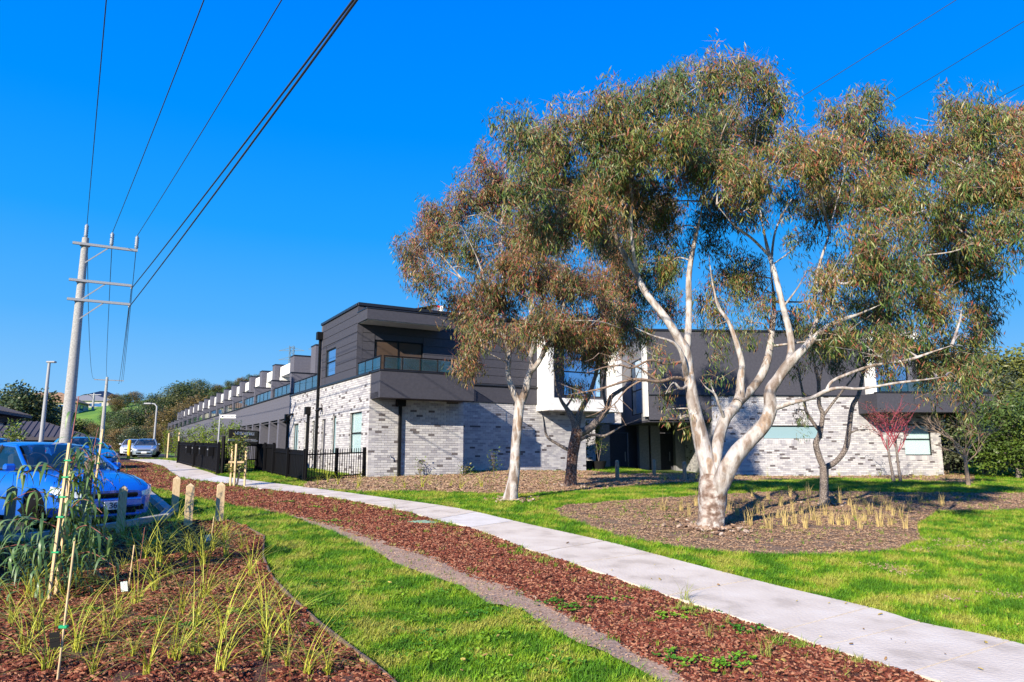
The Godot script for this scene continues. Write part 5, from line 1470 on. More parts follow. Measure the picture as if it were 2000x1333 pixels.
func wattle(base: Vector3, s: float, height: float) -> void:
	M.stem = mat(lc(.3, .1, .08), 0.6)
	var lm := []
	for c in [lc(.1, .19, .05), lc(.07, .14, .045), lc(.17, .25, .06), lc(.13, .2, .07)]:
		var m := mat(c, 0.45)
		m.backlight_enabled = true
		m.backlight = Color(.2, .28, .06)
		lm.append(m)
	var leaves := [long_leaf(1), long_leaf(2), long_leaf(4)]
	rng.seed = 77
	var t := thing("wattle_sapling", "young wattle sapling with long curved leaves and red stems in the front garden bed", "sapling", base)
	leafy_stem(t, [Vector3(0.03, 0, -0.05), Vector3(0.05, 0.5, -0.06), Vector3(0.0, 1.1, -0.05), Vector3(0.06, height, -0.04)], 0.012, 30, 0.36, lm, leaves)
	for k in 13:
		var a := k * 2.1 + 0.3
		var y := 0.3 + 0.09 * k
		var l := 0.78 - 0.035 * k
		leafy_stem(t, [Vector3(0.04, y, -0.05), Vector3(cos(a) * l * 0.5, y + 0.16, sin(a) * l * 0.5 - 0.05), Vector3(cos(a) * l, y + 0.02, sin(a) * l - 0.05)], 0.006, 20, 0.34, lm, leaves, 0.15)
	var xf := []
	for k in 230:
		var a := rng.randf() * TAU
		var rr := 0.62 * sqrt(rng.randf())
		xf.append(Transform3D((Basis(Vector3.UP, -a + rng.randf_range(-.5, .5)) * Basis(Vector3.BACK, rng.randf_range(-0.7, 0.3))).scaled(Vector3.ONE * rng.randf_range(0.24, 0.38)), Vector3(cos(a) * rr * 0.7, rng.randf_range(0.25, 1.0) - rr * 0.3, sin(a) * rr * 0.7 - 0.05)))
	multi("foliage", leaves[0], lm[1], xf, [], t).set_meta("kind", "stuff")
	var sp := [[gp(93, 1180), 1.6, 0.06, 0.02], [gp(108, 1165), 1.32, 0.03, 0.03]]
	for i in 2:
		var o := thing("garden_stake", "tall tan timber stake tied with green ties to the wattle sapling" if i == 0 else "shorter square timber stake beside the wattle sapling", "stake", sp[i][0])
		var top := Vector3(sp[i][2], sp[i][1], 0)
		var st := new_st()
		bar(st, Vector3(0, -0.1, 0), top, 0.024 if i == 0 else 0.032, 0.024 if i == 0 else 0.032)
		part(st, "stake", M.timber, o)
		if i == 0:
			for y in [0.5, 0.85, 1.05, 1.25, 1.42]: box(o, "tie", top * (y / 1.6) + Vector3(0.012, 0, 0), Vector3(0.075, 0.018, 0.036), M.tie)
func wattle2() -> void:
	rng.seed = 78
	var lm := [mat(lc(.05, .1, .05), 0.5), mat(lc(.08, .14, .06), 0.5), mat(lc(.035, .075, .045), 0.5)]
	var leaves := [long_leaf(1), long_leaf(2)]
	var b := gp(165, 1060)
	var t := thing("wattle_sapling", "fine leaved wattle sapling in front of the blue car bonnet", "sapling", b)
	leafy_stem(t, [Vector3.ZERO, Vector3(0.02, 0.6, 0), Vector3(0.0, 1.3, 0), Vector3(0.05, 1.75, 0)], 0.01, 40, 0.13, lm, leaves)
	for k in 12:
		var a := k * 2.3
		leafy_stem(t, [Vector3(0.01, 0.8 + k * 0.06, 0), Vector3(cos(a) * 0.25, 0.95 + k * 0.05, sin(a) * 0.25), Vector3(cos(a) * 0.48, 0.7 + k * 0.05, sin(a) * 0.48)], 0.005, 16, 0.15, lm, leaves, 0.3)
	var s := thing("garden_stake", "thin timber stake with green ties holding the fine leaved sapling", "stake", gp(170, 1062))
	var st := new_st()
	bar(st, Vector3(0, -0.1, 0), Vector3(0.08, 1.72, 0), 0.024, 0.024)
	part(st, "stake", M.timber, s)
	for y in [0.9, 1.2, 1.5]: box(s, "tie", Vector3(0.08 * y / 1.72, y, 0), Vector3(0.06, 0.018, 0.036), M.tie)
	# small stakes with plant tags in the bed
	for e in [[248, 1165, 0.52, 1], [110, 1340, 0.95, 2], [410, 1065, 0.42, 1]]:
		var o := thing("plant_tag_stake", "thin cane with a pale nursery tag in the front garden bed" if e[3] == 1 else "bamboo cane with a dark tag tied by green tape in the garden bed", "stake", gp(e[0], e[1]), 0.0, "canes with nursery tags" if e[3] == 1 else "")
		rod(o, "cane", Vector3(0, -0.05, 0), Vector3(0.03, e[2], 0), 0.008, 0.007, M.timber, 6)
		box(o, "tag", Vector3(-0.03, 0.1 if e[3] == 1 else 0.3, 0.02), Vector3(0.07, 0.1, 0.004), M.tag_card if e[3] == 1 else M.black, Basis(Vector3.BACK, 0.15))
		if e[3] == 2: box(o, "tie", Vector3(0.01, 0.38, 0.0), Vector3(0.06, 0.02, 0.03), M.tie)
	# slim upright shrub seedling
	var sd := thing("seedling", "slim upright grey green seedling in the middle of the garden bed", "sapling", gp(266, 1165))
	leafy_stem(sd, [Vector3.ZERO, Vector3(0.01, 0.35, 0), Vector3(0.03, 0.7, 0)], 0.006, 46, 0.055, [mat(lc(.1, .13, .08), 0.6), mat(lc(.07, .11, .05), 0.6)], leaves)
func small_shrub(called: String, label: String, where: Vector3, height: float, width: float, n: int, pal: Array, sd: int, group := "") -> Node3D:
	var t := thing(called, label, "plant", where, 0.0, group)
	rng.seed = sd
	var st := new_st()
	var xf := []
	var cs := []
	for k in 5:
		var e := Vector3(rng.randfn() * width * 0.25, height * rng.randf_range(0.6, 0.95), rng.randfn() * width * 0.25)
		tube(st, [Vector3(0, -0.03, 0), e * Vector3(0.4, 0.5, 0.4), e], [0.014, 0.01, 0.005], 5)
	for k in n:
		var f := rng.randf()
		var r := width / 2 * sqrt(rng.randf()) * (1.0 - 0.5 * f)
		var a := rng.randf() * TAU
		xf.append(Transform3D(Basis(Vector3.UP, a).scaled(Vector3.ONE * rng.randf_range(0.7, 1.2)), Vector3(cos(a) * r, height * (0.22 + 0.8 * f), sin(a) * r)))
		cs.append(pal[rng.randi() % pal.size()] * rng.randf_range(0.7, 1.3))
	part(st, "stem", M.bark_dark, t)
	multi("foliage", broad_spray(70, 0.09, 8, 0.16), M.leaf, xf, cs, t).set_meta("kind", "stuff")
	return t
func staked_trees() -> void:
	var yg := [Color(.16, .24, .025), Color(.22, .3, .03), Color(.1, .17, .02)]
	var og := [Color(.08, .13, .03), Color(.13, .18, .04), Color(.18, .17, .05)]
	# three stakes holding a young tree in the mulch strip
	var b := gp(462, 952)
	small_shrub("young_tree", "young green tree held between three timber stakes beside the path", b, 1.45, 0.62, 90, og, 601)
	for e in [[-0.17, 0.06, 1.3], [0.0, 0.22, 1.35], [0.22, 0.0, 1.25]]:
		var o := thing("tree_stake", "timber stake around the young tree beside the path", "stake", onground(b.x + e[0], b.z + e[1]), 0.0, "stakes around the young tree")
		box(o, "stake", Vector3(0, e[2] / 2 - 0.1, 0), Vector3(0.05, e[2], 0.05), M.timber)
	var tie := thing("stake_tie", "pale cross timber joining the stakes of the young tree", "timber", b + Vector3(0.02, 0.72, 0.2))
	box(tie, "batten", Vector3.ZERO, Vector3(0.42, 0.06, 0.02), M.timber, Basis(Vector3.UP, 0.4))
	# yellow green shrubs behind the long fence
	var k := 0
	for e in [[420, 862, 36, 2.2], [455, 0, 33, 2.1], [385, 0, 39, 2.0], [368, 0, 43, 1.9], [347, 0, 48, 1.9], [398, 0, 37, 1.8], [437, 0, 35, 1.9]]:
		var p := at(e[0], 900, e[2])
		small_shrub("garden_shrub", "yellow green leafy shrub behind the black board fence", onground(p.x, p.z), e[3], 1.0, 120, yg, 610 + k, "shrubs behind the board fence")
		k += 1
	for e in [[322, 880, 52], [342, 885, 48]]:
		var p := at(e[0], 895, e[2])
		small_shrub("verge_tree", "young staked tree on the grass verge by the parked silver car", onground(p.x, p.z), 2.0, 0.8, 90, yg, 630 + int(e[0]), "young trees on the verge")
		var o := thing("verge_stake", "orange brown timber stake beside a young verge tree", "stake", onground(p.x + 0.3, p.z + 0.3), 0.0, "stakes on the verge")
		box(o, "stake", Vector3(0, 0.85, 0), Vector3(0.09, 1.9, 0.09), M.timber)
	for e in [[1145, 46], [1170, 0]]:
		var p := at(e[0], 918, 33.0)
		var o := thing("plant_pot", "dark tapered plant pot standing at the mouth of the lane", "pot", onground(p.x, p.z), 0.0, "dark plant pots by the lane")
		var st := new_st()
		tube(st, [Vector3(0, 0, 0), Vector3(0, 0.42, 0), Vector3(0, 0.46, 0)], [0.24, 0.34, 0.36], 18, 0.0, true)
		part(st, "pot", M.dark, o)
		small_shrub("potted_tree", "slender leafy tree growing in a dark pot by the lane", onground(p.x, p.z, 0.44), 1.75, 0.75, 70, og, 650 + int(e[0]), "potted trees by the lane")
	for e in [[20, 850, 22.0, 1.9], [30, 0, 21.0, 1.6]]:
		var p := at(e[0], 880, e[2])
		small_shrub("roadside_shrub", "yellow green staked shrub by the parking bays in front of the dark house", onground(p.x, p.z), e[3], 0.7, 90, yg + og, 670 + int(e[0]), "roadside shrubs")
	small_shrub("wall_seedling", "reddish seedling growing against the shaded brick wall", gp(965, 933), 1.0, 0.3, 14, og, 680)
	small_shrub("wall_weed", "dark weed at the foot of the brick corner block", gp(908, 931), 0.4, 0.35, 14, og, 681)
	small_shrub("wall_weed", "thin weed growing up the brick front by the downpipe", gp(735, 931), 0.45, 0.25, 8, og, 682)
	small_shrub("wall_weed", "thin weed growing against the middle of the brick front", gp(820, 932), 0.6, 0.25, 8, og, 683)
# ---------------------------------------------------------------- cars
func car(called: String, label: String, where: Vector3, turn: float, paint: Material, bumper: Material, plate := "") -> Node3D:
	var c := thing(called, label, "car", where, turn)
	var stn := [[-2.3, .6, .82, .42], [-2.24, .72, .92, .3], [-2.05, .8, .97, .24], [-1.7, .84, .98, .2], [-1.2, .855, .95, .19], [-.4, .86, .93, .18], [.4, .86, .93, .18], [.8, .86, .95, .18], [1.1, .855, .91, .19], [1.5, .85, .85, .2], [1.85, .82, .775, .2], [2.05, .775, .71, .2], [2.17, .7, .655, .2], [2.25, .6, .6, .2], [2.28, .5, .57, .22]]
	var rows := []
	var x := -2.3
	var k := 0
	while x < 2.281:
		while k < stn.size() - 2 and x > stn[k + 1][0]: k += 1
		var t: float = clampf((x - stn[k][0]) / (stn[k + 1][0] - stn[k][0]), 0, 1)
		var w := lerpf(stn[k][1], stn[k + 1][1], t)
		var top := lerpf(stn[k][2], stn[k + 1][2], t)
		var low := lerpf(stn[k][3], stn[k + 1][3], t)
		var prof := [[low, .955], [low + .06, .985], [.45, 1.0], [minf(.62, top - .1), .995], [minf(.72, top - .06), .98], [top - .02, .9], [top + .002, .72], [top + .012, .4], [top + .016, 0.0]]
		var yb := 0.0
		for ax in [1.38, -1.22]:
			var d: float = absf(x - ax)
			if d < 0.36: yb = 0.3 + sqrt(0.1296 - d * d)
		var row := []
		for p in prof: row.append(Vector3(x, maxf(p[0], yb) if p[1] > 0.9 else p[0], w * p[1]))
		rows.append(row)
		x += 0.038
	var st := new_st()
	for s in [1.0, -1.0]:
		st.set_smooth_group(0)
		for i in rows.size() - 1:
			for j in 8:
				var q := []
				for v in [rows[i][j], rows[i + 1][j], rows[i + 1][j + 1], rows[i][j + 1]]: q.append(Vector3(v.x, v.y, v.z * s))
				if s > 0: q.reverse()
				quad(st, q[0], q[1], q[2], q[3])
	st.set_smooth_group(-1)
	for e in [rows[0], rows[-1]]:
		for j in 8: quad(st, e[j], e[j + 1], e[j + 1] * Vector3(1, 1, -1), e[j] * Vector3(1, 1, -1))
	part(st, "body", paint, c)
	# cabin shell
	var gs := [[.98, .925], [.7, 1.1], [.4, 1.27], [.15, 1.37], [-.1, 1.41], [-.5, 1.43], [-.9, 1.41], [-1.15, 1.35], [-1.4, 1.2], [-1.75, .965]]
	var wid := func(y: float) -> float: return lerpf(.79, .57, clampf((y - .93) / .5, 0, 1))
	var sh := new_st()
	sh.set_smooth_group(0)
	for s in [1.0, -1.0]:
		for i in range(3, 7):
			var a := []
			for e in [gs[i], gs[i + 1]]:
				var y: float = e[1]
				a.append([Vector3(e[0], y - .05, wid.call(y - .05) * s), Vector3(e[0], y - .008, wid.call(y) * .9 * s), Vector3(e[0], y + .012, wid.call(y) * .5 * s), Vector3(e[0], y + .016, 0)])
			for j in 3:
				var q := [a[0][j], a[1][j], a[1][j + 1], a[0][j + 1]]
				if s < 0: q.reverse()
				quad(sh, q[0], q[1], q[2], q[3])
	part(sh, "roof", paint, c)
	for s in [1.0, -1.0]:
		var pa := new_st()
		tube(pa, [Vector3(1.0, .91, .775 * s), Vector3(.6, 1.125, .705 * s), Vector3(.14, 1.345, .6 * s)], [.04, .034, .032], 8)
		tube(pa, [Vector3(.14, 1.345, .6 * s), Vector3(-.5, 1.385, .585 * s), Vector3(-1.15, 1.32, .61 * s)], [.032, .03, .032], 8)
		part(pa, "front_pillar", paint, c)
		var pc := new_st()
		var v := []
		for p in [Vector2(-1.28, .93), Vector2(-.9, 1.36), Vector2(-1.17, 1.34), Vector2(-1.78, .95)]: v.append(Vector3(p.x, p.y, (wid.call(p.y) + .012) * s))
		quad(pc, v[0], v[1], v[2], v[3])
		var vi := []
		for p in v: vi.append(p - Vector3(0, 0, .05 * s))
		quad(pc, vi[0], vi[1], vi[2], vi[3])
		quad(pc, v[2], v[3], vi[3], vi[2])
		quad(pc, v[0], v[1], vi[1], vi[0])
		part(pc, "rear_pillar", paint, c)
		var pb := new_st()
		bar(pb, Vector3(-.42, .93, .785 * s), Vector3(-.37, 1.38, .6 * s), .07, .03)
		part(pb, "door_pillar", M.seat, c)
		# seats seen through the glass
		for sx in [-.15, -1.05]:
			inst(chamfer(Vector3(.14, .32, .44), .05), "seat_back", M.seat, c, Transform3D(Basis(Vector3.BACK, .2), Vector3(sx, 1.06, .36 * s)))
			inst(chamfer(Vector3(.09, .16, .22), .03), "headrest", M.seat, c, Transform3D(Basis(Vector3.BACK, .2), Vector3(sx - .05, 1.28, .36 * s)))
	box(c, "cabin_trim", Vector3(-.35, .955, 0), Vector3(2.2, .03, 1.42), M.seat)
	inst(chamfer(Vector3(.4, .07, 1.36), .03), "dashboard", M.seat, c, Transform3D(Basis(), Vector3(.62, .99, 0)))
	var sw := new_st()
	var ring := []
	for k2 in 17: ring.append(Vector3(.42, 1.08, .36) + Basis(Vector3.BACK, .5) * Vector3(0, cos(TAU * k2 / 16) * .17, sin(TAU * k2 / 16) * .17))
	tube(sw, ring, ring.map(func(_p): return .014), 6)
	part(sw, "steering_wheel", M.seat, c)
	var over := func(i0: int, i1: int, name: String, grow: float) -> void:
		var g := new_st()
		g.set_smooth_group(0)
		for i in range(i0, i1):
			var r := []
			for e in [gs[i], gs[i + 1]]:
				var y: float = e[1]
				var n := Vector3(grow, .018, 0)
				var ww: float = wid.call(y) * .95
				r.append([Vector3(e[0], y - .01, -ww) + n, Vector3(e[0], y + .014, -ww * .5) + n, Vector3(e[0], y + .018, 0) + n, Vector3(e[0], y + .014, ww * .5) + n, Vector3(e[0], y - .01, ww) + n])
			for j in 4: quad(g, r[0][j], r[1][j], r[1][j + 1], r[0][j + 1])
		part(g, name, M.clearglass, c)
	over.call(0, 3, "windscreen", .012)
	over.call(7, 9, "rear_window", -.012)
	for s in [1.0, -1.0]:
		for w in [[Vector2(.8, .965), Vector2(.17, 1.335), Vector2(-.33, 1.365), Vector2(-.38, .965)], [Vector2(-.45, .965), Vector2(-.4, 1.368), Vector2(-.9, 1.345), Vector2(-1.3, 1.0)]]:
			var g := new_st()
			var v := []
			for p in w: v.append(Vector3(p.x, p.y, (wid.call(p.y + .05) + .022) * s))
			quad(g, v[0], v[1], v[2], v[3])
			part(g, "side_window", M.clearglass, c)
		# door seams, handles, mirror
		for dx in [.72, -.42]:
			box(c, "door_seam", Vector3(dx, .6, .862 * s), Vector3(.008, .56, .006), M.dark)
		for dx in [-.25, -1.0]: box(c, "door_handle", Vector3(dx, .76, .86 * s), Vector3(.16, .03, .025), paint)
		box(c, "rub_strip", Vector3(0.1, .47, .862 * s), Vector3(1.9, .04, .012), M.dark)
		var mr := chamfer(Vector3(.1, .12, .18), .03)
		inst(mr, "mirror", paint, c, Transform3D(Basis(), Vector3(.66, .99, .92 * s)))
		# headlight wraps round the corner
		var hl := new_st()
		hl.set_smooth_group(0)
		var pr := []
		for e in [[1.86, .832, .69, .60], [2.05, .79, .675, .55], [2.17, .715, .645, .52], [2.255, .61, .605, .51], [2.29, .47, .575, .515]]:
			var now := [Vector3(e[0], e[2], e[1] * .985 * s), Vector3(e[0] + .006, e[3], (e[1] + .008) * s)]
			if pr.size(): quad(hl, pr[0], now[0], now[1], pr[1])
			pr = now
		part(hl, "headlight", M.lamp_glass, c)
		box(c, "tail_light", Vector3(-2.27, .78, .58 * s), Vector3(.05, .16, .26), mat(lc(.4, .01, .01), .25))
		box(c, "fog_lamp", Vector3(2.27, .31, .47 * s), Vector3(.04, .09, .12), M.dark)
	# bonnet seams and wipers
	for s in [1.0, -1.0]:
		var sm := new_st()
		var pts := []
		for e in [[.95, .935, .66], [1.3, .888, .655], [1.7, .818, .63], [2.0, .742, .58], [2.16, .675, .53]]: pts.append(Vector3(e[0], e[1] + .006, e[2] * s))
		tube(sm, pts, pts.map(func(_p): return .006), 5)
		part(sm, "bonnet_seam", M.dark, c)
		var wp := new_st()
		bar(wp, Vector3(.96, .97, .1 + .3 * s), Vector3(.84, 1.04, -.25 + .32 * s), .012, .012)
		part(wp, "wiper", M.dark, c)
	# nose: grille, bumper, intake
	inst(chamfer(Vector3(.04, .075, .82), .02), "grille", M.dark, c, Transform3D(Basis(), Vector3(2.282, .525, 0)))
	inst(chamfer(Vector3(.06, .16, .98), .03), "bumper", bumper, c, Transform3D(Basis(), Vector3(2.285, .405, 0)))
	inst(chamfer(Vector3(.04, .1, .8), .02), "air_intake", M.dark, c, Transform3D(Basis(), Vector3(2.285, .275, 0)))
	inst(chamfer(Vector3(.05, .05, 1.0), .02), "lip", bumper, c, Transform3D(Basis(), Vector3(2.28, .2, 0)))
	var np := Node3D.new()
	np.name = "number_plate"
	c.add_child(np)
	np.position = Vector3(2.325, .36, 0)
	box(np, "panel", Vector3.ZERO, Vector3(.01, .134, .372), M.plate)
	if plate: lettering(np, "lettering", plate, .13, Vector3(.007, 0, 0), Basis(Vector3.UP, PI / 2), M.ink)
	# wheels
	for ax in [1.38, -1.22]:
		for s in [1.0, -1.0]:
			var wh := Node3D.new()
			wh.name = "wheel"
			c.add_child(wh, true)
			wh.position = Vector3(ax, .305, .74 * s)
			var ty := new_st()
			var o: Vector3 = Vector3(0, 0, 1) * s
			tube(ty, [o * -.1, o * -.095, o * -.07, o * .07, o * .095, o * .1, o * .095], [.2, .275, .305, .305, .28, .2, .19], 28, 0.0)
			part(ty, "tyre", M.rubber, wh)
			rod(wh, "rim", o * .03, o * .07, .2, .2, M.dark, 24)
			for k2 in 5:
				var a := TAU * k2 / 5
				var sp := new_st()
				bar(sp, o * .085, Vector3(cos(a) * .19, sin(a) * .19, .08 * s), .05, .02)
				part(sp, "spoke", M.alloy, wh)
	box(c, "underbody", Vector3(0, .27, 0), Vector3(4.2, .12, 1.4), M.dark)
	return c
func paint(r: float, g: float, b: float, metal := 0.2) -> StandardMaterial3D:
	var m := mat(lc(r, g, b), 0.32, metal, 0.5)
	m.clearcoat_enabled = true
	m.clearcoat = 1.0
	m.clearcoat_roughness = 0.04
	return m
func cars() -> void:
	var blue := paint(.008, .13, .62)
	var f := Vector3(cos(deg_to_rad(-31)), 0, -sin(deg_to_rad(-31)))
	var r := Vector3(-f.z, 0, f.x)
	var wheel := Vector3(-8.3, 0, -12.65)
	var o := wheel - f * 1.38 - r * 0.76
	o.y = h(wheel.x, wheel.z)
	car("parked_car", "bright blue sedan parked nose out behind the garden bed", o, deg_to_rad(-31), blue, blue, "36P").scale = Vector3.ONE * 1.05
	var p := at(158, 880, 32.0)
	car("parked_car", "teal blue hatchback parked beyond the concrete power pole", onground(p.x, p.z), deg_to_rad(-40), paint(.008, .2, .5), blue)
	p = at(284, 885, 56.0)
	car("parked_car", "silver sedan facing the path behind the yellow bollard", onground(p.x, p.z), deg_to_rad(-66), paint(.42, .5, .58, .6), paint(.42, .5, .58, .6), "")
	p = at(258, 882, 62.5)
	car("parked_car", "white car parked partly behind the silver sedan", onground(p.x, p.z), deg_to_rad(-66), paint(.7, .72, .75), paint(.7, .72, .75))
	p = at(-12, 868, 21.0)
	car("parked_car", "blue car parked in front of the dark house beyond the sedan", onground(p.x, p.z), deg_to_rad(-31), blue, blue)
func van() -> void:
	var o := thing("parked_van", "white delivery van parked by the road beside the garden bed", "van", Vector3(-8.06, h(-8.1, -8.9), -8.88), deg_to_rad(120.26))
	var pf := [Vector2(-2.4, .38), Vector2(-2.42, .9), Vector2(-2.4, 1.86), Vector2(-2.3, 1.94), Vector2(.7, 1.96), Vector2(1.05, 1.88), Vector2(1.75, 1.2), Vector2(2.3, 1.02), Vector2(2.4, .75), Vector2(2.38, .38)]
	var st := new_st()
	var z := func(p: Vector2) -> float: return lerpf(.9, .86, clampf((p.y - 1.0) / .9, 0, 1))
	for i in pf.size():
		var a: Vector2 = pf[i]
		var b: Vector2 = pf[(i + 1) % pf.size()]
		quad(st, Vector3(a.x, a.y, z.call(a)), Vector3(b.x, b.y, z.call(b)), Vector3(b.x, b.y, -z.call(b)), Vector3(a.x, a.y, -z.call(a)))
		for s in [1.0, -1.0]:
			for v in [Vector3(0, .9, .9 * s), Vector3(a.x, a.y, z.call(a) * s), Vector3(b.x, b.y, z.call(b) * s)]: st.add_vertex(v)
	part(st, "body", paint(.7, .71, .72), o)
	for s in [1.0, -1.0]:
		box(o, "side_window", Vector3(.75, 1.45, .85 * s), Vector3(.8, .42, .02), M.carglass, Basis(Vector3.RIGHT, -.13 * s))
		for x in [1.5, -1.5]:
			var wh := new_st()
			tube(wh, [Vector3(x, .33, .66 * s), Vector3(x, .33, .88 * s), Vector3(x, .33, .91 * s)], [.33, .33, .28], 24, 0, true)
			part(wh, "wheel", M.rubber, o)
		box(o, "tail_light", Vector3(-2.42, 1.0, .72 * s), Vector3(.03, .4, .14), mat(lc(.4, .01, .01), .25))
	box(o, "rear_window", Vector3(-2.4, 1.4, 0), Vector3(.02, .5, 1.2), M.carglass)
# ---------------------------------------------------------------- posts, poles, signs, wires
func pointed_post(label: String, where: Vector3, height: float, turn: float, material: Material, group := "") -> void:
	var o := thing("timber_bollard", label, "bollard", where, turn, group)
	var st := new_st()
	var w := 0.064
	bx(st, Vector3(0, (height - 0.06) / 2 - 0.15, 0), Vector3(w * 2, height - 0.06 + 0.3, w * 2))
	var y := height - 0.06 + 0.0
	var c := [Vector3(-w, y, -w), Vector3(w, y, -w), Vector3(w, y, w), Vector3(-w, y, w)]
	for k in 4:
		for v in [c[k], Vector3(0, height, 0), c[(k + 1) % 4]]: st.add_vertex(v)
	part(st, "post", material, o)
func bollards() -> void:
	var e := [[233, 1046, 0.82, "pointed timber bollard standing in front of the blue sedan's number plate"], [340, 1005, 0.9, "pointed timber bollard on the grass edge behind the other bollards"], [366, 1030, 0.82, "pointed timber bollard at the top of the garden bed nearest the shade"], [427, 1022, 0.82, "pointed timber bollard at the timber edged corner of the garden bed"], [12, 1062, 0.95, "pointed timber bollard beside the sedan's front door"], [160, 1055, 1.0, "square timber post between the wattle saplings"]]
	var hts := [948, 930, 944, 942, 948, 895]
	for i in e.size():
		var p := gp(e[i][0], e[i][1])
		var top := at(e[i][0], hts[i], -p.z)
		pointed_post(e[i][3], p, top.y - p.y, 0.5, M.timber if i < 4 else M.old_timber)
	for q in [[1206, 938, "rounded old timber bollard nearest the plant pots by the lane"], [1278, 933, "old timber bollard in front of the shaded doors"], [1338, 940, "old timber bollard beside the big gum trunk at the lawn edge"]]:
		var p := gp(q[0], q[1])
		var o := thing("timber_bollard", q[2], "bollard", p)
		var st := new_st()
		tube(st, [Vector3(0, -0.2, 0), Vector3(0, 0.62, 0), Vector3(0, 0.68, 0), Vector3(0, 0.7, 0)], [0.075, 0.075, 0.06, 0.03], 12, 0.02, true)
		part(st, "post", M.old_timber, o)
	var b := gp(250, 897.5)
	var y := thing("yellow_bollard", "yellow steel bollard at the far end of the concrete path", "bollard", b)
	var st := new_st()
	tube(st, [Vector3(0, -0.1, 0), Vector3(0, 1.25, 0), Vector3(0, 1.3, 0), Vector3(0, 1.33, 0)], [0.11, 0.11, 0.09, 0.04], 16, 0.0, true)
	part(st, "post", M.yellow, y)
	# low round timber post among the saplings
	var p2 := at(190, 885, 19.0)
	var o2 := thing("timber_bollard", "round topped timber bollard beyond the sedan's bonnet", "bollard", onground(p2.x, p2.z))
	box(o2, "post", Vector3(0, 0.5, 0), Vector3(0.12, 1.1, 0.12), M.timber)
const RD := Vector3(0.8637, 0, -0.504)
func sagging(a: Vector3, b: Vector3, sag: float, n := 14) -> Array:
	var r := []
	for i in n + 1:
		var t := float(i) / n
		r.append(a.lerp(b, t) - Vector3.UP * sag * 4.0 * t * (1 - t))
	return r
func wire(label: String, a: Vector3, b: Vector3, sag: float, r: float, group := "") -> void:
	var o := thing("power_line", label, "cable", a, 0.0, group)
	var st := new_st()
	var pts := sagging(Vector3.ZERO, b - a, sag)
	tube(st, pts, pts.map(func(_p): return r), 5)
	part(st, "wire", M.wire, o)
